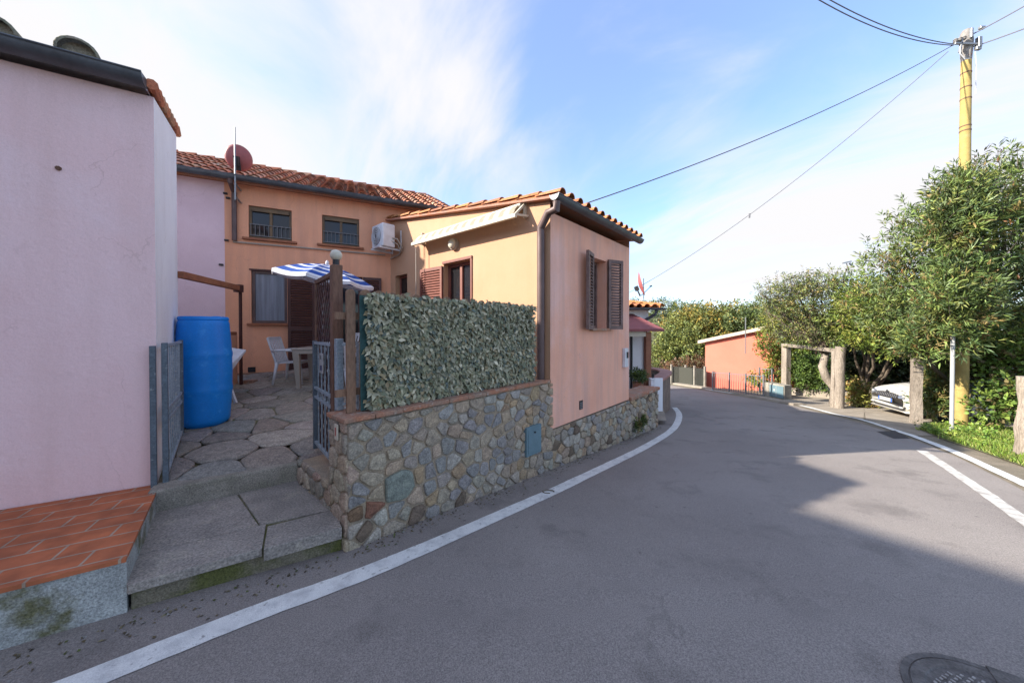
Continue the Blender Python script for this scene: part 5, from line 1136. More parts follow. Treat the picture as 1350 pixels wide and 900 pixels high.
def diag(mb, V, u0, u1, z0, z1, step, sgn, out, w_=.022, th=.006):
    # lattice strips at a steep slant, clipped to the frame
    k = 1.6*sgn; b = z0-abs(k)*(u1-u0)-.1
    while b < z1+abs(k)*(u1-u0)+.1:
        pts = []
        for u in (u0, u1): pts.append((u, b+k*(u-u0)))
        (ua_, za), (ub_, zb) = pts
        def at(z): return ua_+(z-za)/(zb-za)*(ub_-ua_)
        lo, hi = (za, zb) if za < zb else (zb, za)
        l2, h2 = max(lo, z0), min(hi, z1)
        if h2-l2 > .03: mb.bar(V.p(at(l2), l2, out), V.p(at(h2), h2, out), th, w_, up=(V.d.x, V.d.y, 0))
        b += step
diag(mb, VT, .05, LT-.04, .5, 2.24, .15, 1, .008); diag(mb, VT, .05, LT-.04, .5, 2.24, .15, -1, -.008)
mb.build('lattice', M['brownwood'], tr)
gl = thing('globe_lamp', 'cream globe lamp on top of the brown trellis post', 'lamp', (*VT.p(0, 2.33)[:2], 2.33))
c = VT.p(0, 2.33); mb = MB(); mb.tube([c, c+Vector((0, 0, .05))], .03, 12); mb.build('base', M['blackpl'], gl)
mb = MB(); mb.sphere(c+Vector((0, 0, .092)), .052, 18, 12); mb.build('globe', M['ball'], gl, smooth='all')

# ------------------------------------------------------------------ picket fence and artificial hedge
pf = thing('picket_fence', 'brown round-topped picket fence behind the leafy screen on the stone wall', 'fence', (*WW.p(1, 0)[:2], HC))
FL0, FL1 = .10, uA-.28
npk = 19; HT = 2.03
for i in range(npk+1):
    u = FL0-.005+(FL1-FL0-.015)*i/npk; mb = MB(); w_ = .045 if i else .036; top_ = HT+.05+random.uniform(-.006, .006)
    pts = [(u-w_, HC)]+[(u-w_*math.cos(math.pi*k/8), top_-w_+w_*math.sin(math.pi*k/8)) for k in range(9)]+[(u+w_, HC)]
    n = len(pts); mb.add([WW.p(a, b, -.175) for a, b in pts]+[WW.p(a, b, -.150) for a, b in pts], [tuple(range(n)), tuple(range(2*n-1, n-1, -1))]+[(k, (k+1) % n, n+(k+1) % n, n+k) for k in range(n)])
    mb.build('picket', M['picket'], pf)
for z in (1.2, 1.85):
    mb = MB(); mb.wbox(WW, FL0-.12, FL1, z-.03, z+.03, -.205, -.177); mb.build('rail', M['picket'], pf)
hd = thing('artificial_hedge', 'artificial leafy screen of grey-green leaves on green netting fixed above the stone wall', 'hedge screen', (*WW.p(1, 0)[:2], HC))
mb = MB(); NU, NZ = 60, 24
def bulge(u, z): return .012*math.sin(u*3.1+z)+.010*math.sin(u*7+2*z)
for i in range(NU):
    for j in range(NZ):
        q = []
        for a, b in ((i, j), (i+1, j), (i+1, j+1), (i, j+1)):
            u = FL0+.055+(FL1-FL0-.055)*a/NU; z = HC+.01+(HT-HC-.01)*b/NZ; q.append(WW.p(u, z, -.125+bulge(u, z)))
        mb.quad(*q)
mb.build('netting', M['net'], hd)
def leafmesh(name, mtl, parent, pos, dirs, ups, ln, wd, cols, fold=.25, kind=None, base=None):
    """many small folded leaves as one mesh; arrays (n,3)"""
    n = len(pos); dirs = dirs/np.linalg.norm(dirs, axis=1, keepdims=True); sd = np.cross(dirs, ups); sd /= np.linalg.norm(sd, axis=1, keepdims=True)+1e-9; up2 = np.cross(sd, dirs)
    ln = ln[:, None]; wd = wd[:, None]
    V_ = np.stack([pos, pos+dirs*ln*.45+sd*wd*.5+up2*wd*fold, pos+dirs*ln-up2*ln*.10, pos+dirs*ln*.45-sd*wd*.5+up2*wd*fold], 1).reshape(-1, 3)
    off = np.zeros(3)
    if parent is not None: off = np.array(parent.location)
    elif base is not None: off = np.array(base)
    V_ = V_-off
    me = bpy.data.meshes.new(name); nv = len(V_)
    me.vertices.add(nv); me.vertices.foreach_set('co', V_.astype(np.float32).ravel())
    tri = np.arange(nv).reshape(-1, 4); F_ = np.stack([tri[:, [0, 1, 2]], tri[:, [0, 2, 3]]], 1).reshape(-1)
    me.loops.add(len(F_)); me.loops.foreach_set('vertex_index', F_.astype(np.int32)); me.polygons.add(len(F_)//3)
    me.polygons.foreach_set('loop_start', np.arange(0, len(F_), 3, dtype=np.int32)); me.polygons.foreach_set('loop_total', np.full(len(F_)//3, 3, dtype=np.int32))
    me.update(calc_edges=True)
    at = me.color_attributes.new('col', 'FLOAT_COLOR', 'CORNER'); cc = np.repeat(np.concatenate([cols, np.ones((n, 1))], 1), 6, axis=0).astype(np.float32); at.data.foreach_set('color', cc.ravel())
    me.materials.append(mtl); o = bpy.data.objects.new(name, me); COL.objects.link(o)
    if parent is not None: o.parent = parent
    else: o.location = off
    return o
nl = 9500
uu = FL0+.09+.05*np.sin(17*rng.random(nl))**2+(FL1-FL0-.11)*rng.random(nl); zz = HC+.03+(HT-HC-.0)*rng.random(nl)
out_ = -.118+.045*rng.random(nl)**1.5
pos = np.array([tuple(WW.p(a, b, c)) for a, b, c in zip(uu, zz, out_)])
dv = np.array([WW.d.x, WW.d.y, 0]); nv_ = np.array([WW.n.x, WW.n.y, 0]); zv = np.array([0, 0, 1.0])
th = rng.normal(-1.3, .95, nl)
dirs = dv*np.cos(th)[:, None]+zv*np.sin(th)[:, None]+nv_*(rng.random(nl)*.7+.05)[:, None]
ups = nv_+dv*rng.normal(0, .45, nl)[:, None]+zv*rng.normal(.25, .4, nl)[:, None]
cpal = np.array([(0.22, 0.225, 0.145), (0.14, 0.16, 0.105), (0.32, 0.315, 0.225), (0.26, 0.26, 0.19), (0.105, 0.125, 0.09), (0.25, 0.21, 0.125), (0.10, 0.13, 0.12), (0.46, 0.44, 0.33)])
cols = np.array([1.36, 1.30, 1.24])*cpal[rng.choice(len(cpal), nl, p=[.2, .15, .18, .18, .09, .08, .07, .05])]*(1+rng.normal(0, .12, (nl, 1)))
leafmesh('leaves', M['fleaf'], hd, pos, dirs, ups, .042+.040*rng.random(nl), .026+.020*rng.random(nl), np.clip(cols, .02, .8), fold=.12)

# ------------------------------------------------------------------ street: manhole, debris, posts, cabinet
mc = G(1228, 869); mR = .31; cc_ = Vector((2.03, 1.39)); cc_ = Vector((mc.x, mc.y-mR)) 
mh = thing('manhole_cover', 'round cast iron manhole cover with raised studs set in the asphalt', 'manhole', (cc_.x, cc_.y, gz(cc_.y)))
mb = MB(); mb.lathe([(mR+.0, -.02), (mR, .008), (mR-.045, .009), (mR-.05, .003), (.01, .003)], (cc_.x, cc_.y, gz(cc_.y)), 48); mb.build('cover', M['manhole'], mh)
mb = MB()
for i in range(-9, 10):
    for j in range(-9, 10):
        x, y = i*.028+(.014 if j % 2 else 0), j*.026
        if math.hypot(x, y) < mR-.065: mb.box((cc_.x+x*.9-y*.3, cc_.y+y*.9+x*.3, gz(cc_.y)+.0065), (.016, .010, .006), R(20+(90 if (i+j) % 2 else 0)))
mb.build('studs', mat('w_wornstuds', (0.34, 0.32, 0.30), .5, (0.22, 0.20, 0.19), 20, metal=.2, fine=.1), mh)
mb = MB(); mb.lathe([(mR+.035, -.02), (mR+.033, .006), (mR+.006, .006)], (cc_.x, cc_.y, gz(cc_.y)), 48); mb.f = [f for f in mb.f if len(f) == 4]; mb.c = mb.c[:len(mb.f)]; mb.build('frame', M['manhole'], mh)
mb = MB(); mb.box((cc_.x+.26, cc_.y+.18, gz(cc_.y)+.007), (.16, .11, .012), R(-35)); mb.build('hinge', M['manhole'], mh, bevel=.004)
q = G(723, 649); mb = MB(); pts = [Vector((q.x+.055*math.cos(t)*1.2, q.y+.04*math.sin(t), gz(q.y)+.012)) for t in [i*2*math.pi/14 for i in range(12)]]; mb.tube(pts, .007, 6); tag(mb.build('debris_ring', M['dirt']), 'small curled scrap lying on the white edge line', 'scrap')
def rough_post(name, label, px, pb, ptop, w_, m, n=9, lean=0, group=None, cat='post', capz=None, round_=True):
    b = G(px, pb); top_ = AT(px, ptop, b.y).z; mb = MB(); pts = []; rr = []
    for i in range(8):
        t = i/7; pts.append((b.x+lean*t+random.uniform(-.012, .012)*(w_*5 if round_ else .5), b.y+random.uniform(-.01, .01), gz(b.y)-.15+(top_-gz(b.y)+.15)*t)); rr.append(w_/2*(1+random.uniform(-.09, .09)*(1 if round_ else .3)))
    mb.tube(pts, rr, n, wob=.06 if round_ else .01); o = tag(mb.build(name, m, smooth=True), label, cat, group); return b, top_, o
rp1 = G(1036, 521.5); z1_ = AT(1036, 456, rp1.y).z
tp = thing('timber_frame', 'weathered grey timber frame of two posts and a top beam beside the utility cabinet', 'post frame', (rp1.x, rp1.y, gz(rp1.y)))
mb = MB(); mb.bar((rp1.x, rp1.y, gz(rp1.y)-.1), (rp1.x, rp1.y, z1_), .27, .22, up=(1, 0, 0)); mb.build('post', M['oldpost'], tp, bevel=.02)
r2 = G(1099, 536.5); z2_ = AT(1099, 463, r2.y).z
mb = MB(); mb.bar((r2.x, r2.y, gz(r2.y)-.1), (r2.x+.02, r2.y, z2_), .12, .14, up=(1, 0, 0)); mb.build('post', M['oldpost'], tp, bevel=.02)
mb = MB(); mb.bar((rp1.x-.15, rp1.y, z1_+.05), (r2.x+.1, r2.y, z2_+.02), .15, .13); mb.build('beam', M['oldpost'], tp, bevel=.02)
b, t_, trunk_post = rough_post('tree_post', 'thick gnarled grey trunk post beside the timber frame', 1106, 537.5, 457, .25, M['oldpost'], 12, lean=.03)
b, t_, o = rough_post('wooden_post', 'square weathered wooden post in front of the white car', 1207, 557.5, 462, .25, M['oldpost'], 4, lean=.02, round_=False)
b, t_, o = rough_post('stone_post', 'rough pale stone post at the right end of the grass verge', 1357, 603, 497, .28, M['oldpost'], 9)
ucb = thing('utility_cabinet', 'low grey-blue utility cabinet in a concrete surround at the foot of the timber post', 'utility cabinet', (*G(1020, 525)[:2], gz(G(1020, 525).y)))
q = G(1020, 524.5); q0 = G(1008, 522.5); q1 = G(1034, 526); h_ = AT(1020, 506, q.y).z
V3 = Wall(q0, Vector(q1[:2])-Vector(q0[:2])); 
if V3.n.y > 0: V3.n = -V3.n
Lc = (Vector(q1[:2])-Vector(q0[:2])).length
mb = MB(); mb.wbox(V3, 0, Lc, gz(q.y)-.2, h_, -.35, 0); mb.build('surround', M['conc'], ucb, bevel=.01)
mb = MB(); mb.wbox(V3, Lc*.28, Lc*.97, gz(q.y)+.04, h_-.06, 0, .03); dd_ = mb.build('door', M['copeblue'], ucb, bevel=.008)
mb = MB(); mb.wbox(V3, Lc*.62, Lc*.625+.008, gz(q.y)+.06, h_-.08, .03, .034); mb.wbox(V3, Lc*.5, Lc*.56, h_-.30, h_-.2, .03, .036); mb.build('handle', M['plate'], dd_)
bw_ = thing('low_wall', 'low pale stone kerb wall across the back of the paved pull-in', 'wall', (*G(1080, 520)[:2], -1.4))
a, b = G(1044, 520.0), G(1130, 529); mb = MB(); mb.hexa([(a.x, a.y, gz(a.y)-.3), (b.x, b.y, gz(b.y)-.3), (b.x+.1, b.y+.35, gz(b.y)-.3), (a.x+.1, a.y+.35, gz(a.y)-.3), (a.x, a.y, gz(a.y)+.26), (b.x, b.y, gz(b.y)+.30), (b.x+.1, b.y+.35, gz(b.y)+.30), (a.x+.1, a.y+.35, gz(a.y)+.26)]); mb.build('wall', M['paving'], bw_, bevel=.03)

# yellow concrete pole with cables
pb_ = G(1267, 562); pt_ = AT(1272.5, 40, pb_.y)
up_ = thing('utility_pole', 'tall yellow-painted utility pole with grey top and cable fittings', 'utility pole', (pb_.x, pb_.y, gz(pb_.y)))
PT = pt_.z; pz0 = gz(pb_.y)-.2; rad = lambda z: .118-.036*(z-pz0)/(PT-pz0)
mb = MB(); zsx = [pz0+(PT-.75-pz0)*i/12 for i in range(13)]; mb.tube([(pb_.x, pb_.y, z) for z in zsx], [rad(z) for z in zsx], 20); mb.build('shaft', M['poleyellow'], up_, smooth=True)
mb = MB(); mb.tube([(pb_.x, pb_.y, PT-.75), (pb_.x, pb_.y, PT-.3), (pb_.x, pb_.y, PT-.05), (pb_.x, pb_.y, PT)], [rad(PT-.75)*1.01, .108, .10, .07], 14, wob=.05); mb.build('top', M['polegrey'], up_, smooth=True)
for py in (75, 97, 116, 131, 167, 173, 487, 513):
    z = AT(1272, py, pb_.y).z; mb = MB(); mb.tube([(pb_.x, pb_.y, z-.012), (pb_.x, pb_.y, z+.012)], rad(z)*1.06, 20); mb.build('band', M['post'] if py < 200 else M['poleyellow'], up_, smooth=True)
zt = AT(1270, 62, pb_.y).z; mb = MB(); X, Y = pb_.x, pb_.y
mb.bar((X-.42, Y-.1, zt+.0), (X+.1, Y-.1, zt-.02), .04, .05); mb.bar((X-.30, Y-.1, zt-.22), (X-.24, Y-.1, zt+.12), .04, .04); mb.box((X+.16, Y-.1, zt+.02), (.08, .08, .24)); mb.box((X+.14, Y-.1, zt-.12), (.12, .06, .08)); mb.box((X+.20, Y-.12, zt+.35), (.12, .06, .06)); mb.box((X-.06, Y-.13, zt+.22), (.05, .05, .22)); mb.build('fittings', M['galv'], up_, bevel=.008)
for k in range(3):
    mb = MB(); mb.lathe([(.03, 0), (.045, .02), (.03, .04), (.045, .06), (.02, .09)], (X-.40+.10*k, Y-.1, zt+.02+.03*k), 10); mb.build('insulator', M['polegrey'], up_, smooth=True)
mb = MB(); mb.tube([(X-.32, Y-.12, zt-.1), (X-.34, Y-.14, zt-.28), (X-.22, Y-.14, zt-.40), (X-.08, Y-.12, zt-.38)], .011, 7); mb.tube([(X+.08, Y-.10, zt-.2), (X+.125, Y-.09, zt-.6), (X+.13, Y-.08, zt-1.2)], .008, 6); mb.build('loop_cable', M['whitepl'], up_, smooth=True)
wb = G(1254.5, 570); mb = MB(); zt2 = AT(1256, 440, wb.y).z; mb.tube([(wb.x, wb.y, gz(wb.y)-.1), (wb.x, wb.y, zt2)], .034, 12); o = tag(mb.build('white_pipe', M['plate'], smooth=True), 'slim white plastic conduit pipe standing just left of the yellow pole', 'pipe')
mb = MB(); gb = G(1280, 560); mb.tube([(gb.x, gb.y, gz(gb.y)-.1), (gb.x, gb.y, AT(1280, 505, gb.y).z)], .022, 8); tag(mb.build('thin_rod', M['galv'], smooth=True), 'thin grey metal rod just right of the yellow pole', 'rod')
def cable(label, p0, p1, sag, r=.011, extra=None):
    p0, p1 = Vector(p0), Vector(p1); n = 28; P = [p0.lerp(p1, i/n)-Vector((0, 0, sag*4*(i/n)*(1-i/n))) for i in range(n+1)]
    mb = MB(); mb.tube(P, r, 5, cap=False)
    if extra: c = P[extra]; mb.tube([c+Vector((0, 0, .03)), c-Vector((0, 0, .09))], .025, 6)
    return tag(mb.build('overhead_cable', M['cable']), label, 'cable', 'overhead cables at the yellow pole')
k1 = Vector((X-.05, Y-.12, AT(1262, 52, Y).z)); k2 = Vector((X-.38, Y-.12, zt+.05))
cable('upper overhead cable from the yellow pole to the bay house roof', AT(1256, 60, Y), Z3(WW.p(uA+.6, 0, .0), 0)*Vector((1, 1, 0)) if False else WW.p(uA+.75, FZ+.28, -.2), .22, .010)
cable('lower overhead cable from the yellow pole down to the white house roof', AT(1250, 68, Y), W3.p(.75, EZ+.42, -.9), .45, .009, 14)
cable('overhead cable leaving the pole top towards the upper right', AT(1277, 48, Y), AT(1480, -70, Y-2.0), .05, .014)
cable('overhead cable leaving the pole fittings towards the right edge', AT(1283, 62, Y), AT(1490, -20, Y-1.6), .05, .014)
cable('upper twin cable sagging in from the top edge to the yellow pole', AT(1258, 58.5, Y), AT(1000, -60, 6.0), .30, .010)
cable('lower twin cable sagging in from the top edge to the yellow pole', AT(1257, 60.0, Y), AT(1000, -52, 6.0), .34, .010)

# ------------------------------------------------------------------ fences by the garage, garage
gc = Vector((10.72, 18.5)); gdir = Vector((.635, -.772))
GW = Wall(gc, gdir); 
if GW.n.x > 0: GW.n = -GW.n
ga = thing('coral_garage', 'coral pink garage with a pale sloping roof edge across the road', 'garage', (12, 17, -2))
zl = GW.uz(929, 451)[1]; ur, zr = GW.uz(1024, 431.5); sl3 = (zr-zl)/ur; LG = ur-.1
print('garage', zl, ur, zr)
mb = MB(); bk = -GW.n*4.5
pts = [GW.p(0, -2.6), GW.p(LG, -2.6), GW.p(LG, zl+sl3*LG), GW.p(0, zl)]; Bk = Vector((bk.x, bk.y, 0))
mb.poly(pts); mb.poly([p+Bk for p in pts]); mb.quad(pts[0], pts[0]+Bk, pts[3]+Bk, pts[3]); mb.quad(pts[1], pts[1]+Bk, pts[2]+Bk, pts[2]); mb.build('wall', M['coral'], ga)
mb = MB(); e = -.30; p0, p1, p2 = GW.p(e, zl+sl3*e+.0, .25), GW.p(LG+.0, zl+sl3*LG, .25), GW.p(LG+1.0, zl+sl3*LG-.25, .25); B2 = Bk*1.08
for a, b in ((p0, p1), (p1, p2)):
    t = Vector((0, 0, .17)); mb.hexa([a, b, b+B2, a+B2, a+t, b+t, b+B2+t, a+B2+t])
mb.build('roof', mat('w_paleroof', (0.52, 0.42, 0.34), .8, (0.42, 0.33, 0.27), 4, fine=.08), ga)
mb = MB(); pts = [GW.p(LG+.02, -2.6, -.03), GW.p(LG+.9, -2.6, -.03), GW.p(LG+.9, zl+sl3*LG-.23, -.03), GW.p(LG+.02, zl+sl3*LG-.0, -.03)]; mb.poly(pts); mb.poly([p+Bk for p in pts]); mb.quad(pts[1], pts[1]+Bk, pts[2]+Bk, pts[2]); mb.build('wall', M['coral'], ga)
am = AT(983, 447, 16.0); mb = MB(); mb.tube([am-Vector((0, 0, .7)), AT(983, 418, 16.0)], .022, 6); t = tag(mb.build('aerial_mast', M['galv'], smooth=True), 'thin aerial mast fixed to the front of the coral garage', 'mast')
def railing(name, label, pts, h, gap, m, r=.014, zoff=.05, group=None):
    t = thing(name, label, 'railing', (pts[0].x, pts[0].y, gz(pts[0].y)), 0, group); mb = MB()
    seg = []
    for i in range(len(pts)-1):
        a, b = Vector(pts[i][:2]), Vector(pts[i+1][:2]); n = max(1, int((b-a).length/gap))
        for k in range(n): seg.append(a.lerp(b, k/n))
    seg.append(Vector(pts[-1][:2]))
    for p in seg: mb.tube([(p.x, p.y, gz(p.y)+zoff), (p.x, p.y, gz(p.y)+h)], r, 5)
    mb.build('bars', m, t)
    for zz_ in (zoff+.06, h-.03):
        mb = MB(); 
        for a, b in zip(seg[:-1], seg[1:]): mb.bar((a.x, a.y, gz(a.y)+zz_), (b.x, b.y, gz(b.y)+zz_), .03, .03)
        mb.build('rail', m, t)
    for i, p in enumerate(pts):
        mb = MB(); mb.bar((p.x, p.y, gz(p.y)-.1), (p.x, p.y, gz(p.y)+h+.04), .05, .05, up=(1, 0, 0)); mb.build('post', m, t)
    return t
up3 = Vector((.55, .55, 0))
railing('railing', 'low grey picket railing in front of the coral garage', [G(x, y)+up3*.6 for x, y in ((936, 515), (958, 518.5), (980, 522), (1004, 525.5))], .92, .13, M['greyiron'], r=.011)
railing('railing', 'short grey picket railing behind the utility cabinet', [G(1012, 520)+Vector((.3, .9, 0)), G(1030, 522)+Vector((.3, .9, 0))], 1.15, .14, M['greyiron'], r=.011)
t = thing('mesh_fence', 'dark wire mesh fence on pale posts at the far bend left of the garage', 'fence', (*G(905, 508)[:2], -2.2))
fp_ = [G(886, 506)+Vector((.2, .5, 0)), G(903, 508)+Vector((.3, .5, 0)), G(915, 510)+Vector((.3, .5, 0)), G(929, 512)+Vector((.3, .5, 0))]
for p in fp_: mb = MB(); mb.bar((p.x, p.y, gz(p.y)-.1), (p.x, p.y, gz(p.y)+1.15), .09, .09, up=(1, 0, 0)); mb.build('post', M['conc'], t)
mb = MB()
for a, b in zip(fp_[:-1], fp_[1:]):
    a, b = Vector(a[:2]), Vector(b[:2])
    for k in range(9): z = .05+1.0*k/8; mb.bar((a.x, a.y, gz(a.y)+z), (b.x, b.y, gz(b.y)+z), .008, .008)
    for k in range(14): p = a.lerp(b, k/14); mb.bar((p.x, p.y, gz(p.y)+.05), (p.x, p.y, gz(p.y)+1.05), .008, .008, up=(1, 0, 0))
mb.build('wire_mesh', M['iron'], t)
mb = MB(); a, b = Vector(fp_[0][:2]), Vector(fp_[-1][:2]); mb.quad((a.x+.1, a.y+.1, gz(a.y)), (b.x+.1, b.y+.1, gz(b.y)), (b.x+.1, b.y+.1, gz(b.y)+1.0), (a.x+.1, a.y+.1, gz(a.y)+1.0)); mb.build('shade_cloth', mat('w_shadecloth', (0.045, 0.045, 0.035), .9), t)

# ------------------------------------------------------------------ white car nosing out between the posts
cfl, cfr = G(1147.5, 541.5), G(1203, 556); fc = Vector((11.22, 9.95))
head = Vector((-.955, .295)).normalized()
car = thing('white_car', 'white hatchback nosing out from under the trees behind the wooden post', 'car', (fc.x, fc.y, gz(9.9)-.02), math.atan2(head.y, head.x)); car.rotation_euler[1] = R(0)
# local frame: +x forward (front at 0), y to the left of the car
def loft(mb, secs, n=22, col=None):                 # sec: (x, zlo, zhi, halfw, pow)
    k = len(mb.v)
    for x, zl_, zh, hw, pw in secs:
        cz, hz = (zl_+zh)/2, (zh-zl_)/2
        for j in range(n):
            t = 2*math.pi*j/n; c, s_ = math.cos(t), math.sin(t); mb.v.append((x, math.copysign(abs(c)**(2/pw), c)*hw, cz+math.copysign(abs(s_)**(2/pw), s_)*hz))
    m_ = len(secs)
    for i in range(m_-1):
        for j in range(n): mb.f.append((k+i*n+j, k+i*n+(j+1) % n, k+(i+1)*n+(j+1) % n, k+(i+1)*n+j)); mb.c.append((1, 1, 1))
    mb.f.append(tuple(k+j for j in range(n))); mb.c.append((1, 1, 1)); mb.f.append(tuple(k+(m_-1)*n+j for j in reversed(range(n)))); mb.c.append((1, 1, 1))
mb = MB(); loft(mb, [(0.02, .30, .60, .60, 5), (-.03, .24, .70, .72, 5), (-.12, .20, .76, .80, 5), (-.3, .18, .82, .855, 5), (-.7, .18, .90, .87, 5), (-1.15, .18, .97, .88, 5), (-2.6, .18, 1.0, .885, 5), (-3.7, .20, 1.0, .87, 5), (-4.1, .25, .93, .80, 5), (-4.2, .35, .8, .72, 5)], 40); body = mb.build('body', M['carpaint'], car, smooth='all', local=True)
mb = MB(); loft(mb, [(-1.05, .9, .96, .72, 5), (-1.75, .9, 1.40, .64, 6), (-2.2, .9, 1.46, .62, 6), (-3.2, .9, 1.44, .60, 6), (-3.95, .9, 1.02, .66, 5)], 32); mb.build('glasshouse', M['glass'], car, smooth='all', local=True)
mb = MB(); loft(mb, [(-1.72, 1.385, 1.42, .60, 5), (-2.2, 1.44, 1.49, .60, 5), (-3.2, 1.42, 1.47, .57, 5), (-3.6, 1.30, 1.34, .55, 5)], 20); mb.build('roof', M['carpaint'], car, smooth='all', local=True)
mb = MB()                                           # bonnet creases and shut line
for s_ in (-1, 1): mb.tube([(-.16, s_*.33, .783), (-.5, s_*.46, .862), (-1.05, s_*.60, .945)], .012, 5)
mb.build('bonnet_crease', M['carpaint'], body, smooth='all', local=True)
def front_pts(poly, x_of, m, name, parent, th=.02, smooth=False):   # plate on the nose following its curve
    mb = MB(); n = len(poly); mb.add([(x_of(y, z)+th, y, z) for y, z in poly]+[(x_of(y, z)-.03, y, z) for y, z in poly], [tuple(range(n)), tuple(range(2*n-1, n-1, -1))]+[(i, (i+1) % n, n+(i+1) % n, n+i) for i in range(n)]); return mb.build(name, m, parent, local=True)
xo = lambda y, z: .018-max(0, abs(y)-.52)*.30-max(0, abs(y)-.70)*.7-max(0, z-.58)*.42-max(0, .34-z)*.5
xs_ = [-.40, -.2, 0, .2, .40]
g_ = front_pts([(-.44, .655), (-.38, .565), (-.2, .55), (0, .55), (.2, .55), (.38, .565), (.44, .655), (.2, .685), (0, .69), (-.2, .685)], xo, M['blackpl'], 'grille', car)
mb = MB()
for i in range(12): y = -.36+.72*i/11; mb.bar((xo(y, .56)+.028, y, .565), (xo(y, .66)+.028, y, .67), .012, .008, up=(1, 0, 0))
mb.build('grille_slats', M['greyiron'], g_, local=True)
for s_ in (-1, 1):
    pl = [(s_*.44, .60), (s_*.50, .575), (s_*.62, .585), (s_*.74, .63), (s_*.78, .70), (s_*.70, .70), (s_*.55, .69), (s_*.45, .67)]
    h_ = front_pts(pl if s_ > 0 else pl[::-1], xo, M['lens'], 'headlight', car, th=.035)
    mb = MB(); mb.sphere((xo(.58, .64)+.03, s_*.58, .64), (.02, .05, .035), 12, 8); mb.build('bulb_cover', M['plate'], h_, smooth='all', local=True)
front_pts([(-.62, .28), (-.5, .235), (.5, .235), (.62, .28), (.66, .36), (.45, .40), (-.45, .40), (-.66, .36)], xo, M['blackpl'], 'lower_grille', car, th=.03)
for s_ in (-1, 1): mb = MB(); mb.sphere((xo(.54, .33)+.03, s_*.54, .325), (.02, .085, .028), 12, 8); mb.build('fog_lamp', M['plate'], car, smooth='all', local=True)
mb = MB(); mb.hexa([(.00, -.66, .19), (.0, .66, .19), (-.2, .80, .19), (-.2, -.80, .19), (.045, -.60, .235), (.045, .60, .235), (-.18, .82, .235), (-.18, -.82, .235)]); mb.build('bumper_lip', M['carpaint'], car, local=True, bevel=.012)
mb = MB(); mb.box((.055, 0, .475), (.012, .52, .11)); pt2 = mb.build('number_plate', M['plate'], car, local=True, bevel=.003)
mb = MB(); mb.box((.062, .238, .475), (.004, .044, .108)); mb.box((.062, -.238, .475), (.004, .044, .108)); mb.build('blue_band', M['blue'], pt2, local=True)
mb = MB(); mb.lathe([(.04, 0), (.042, .008), (.03, .014)], (.012, 0, .715), 16, (1, 0, .35)); mb.build('badge', M['blackpl'], car, smooth='all', local=True)
for x in (-.78, -3.35):
    for s_ in (-1, 1):
        mb = MB(); mb.lathe([(.20, -.10), (.29, -.10), (.31, -.06), (.31, .06), (.29, .10), (.20, .10)], (x, s_*.80, .30), 26, (0, 1, 0)); wh = mb.build('wheel', M['rubber'], car, smooth=True, local=True)
        mb = MB(); mb.lathe([(.20, -.085), (.17, -.095), (.05, -.09)] if s_ < 0 else [(.20, .085), (.17, .095), (.05, .09)], (x, s_*.80, .30), 20, (0, 1, 0)); mb.build('rim', M['alu'], wh, smooth=True, local=True)
for s_ in (-1, 1): mb = MB(); mb.sphere((-1.35, s_*.93, 1.0), (.07, .10, .07), 12, 8); mb.build('mirror', M['carpaint'], car, smooth='all', local=True)
# dark teal van glimpsed through the bushes
tv = thing('teal_van', 'dark teal van glimpsed through the bushes right of the yellow pole', 'van', (14.6, 9.9, gz(10)), R(0))
mb = MB(); loft(mb, [(-1.2, .25, .9, .80, 6), (-1.0, .22, 1.45, .84, 6), (1.3, .22, 1.5, .84, 6), (1.5, .3, 1.45, .80, 6)], 24); mb.build('body', M['teal'], tv, smooth='all', local=True)
mb = MB(); mb.box((.1, 0, 1.53), (2.2, 1.4, .05)); mb.build('roof', M['greyiron'], tv, local=True, bevel=.02)
mb = MB(); mb.box((.1, -.845, 1.15), (1.8, .02, .32)); mb.build('window', M['glass'], tv, local=True)
for x in (-.6, 1.0): mb = MB(); mb.lathe([(.2, -.09), (.29, -.09), (.29, .09), (.2, .09)], (x, -.78, .29), 20, (0, 1, 0)); mb.build('wheel', M['rubber'], tv, smooth=True, local=True)
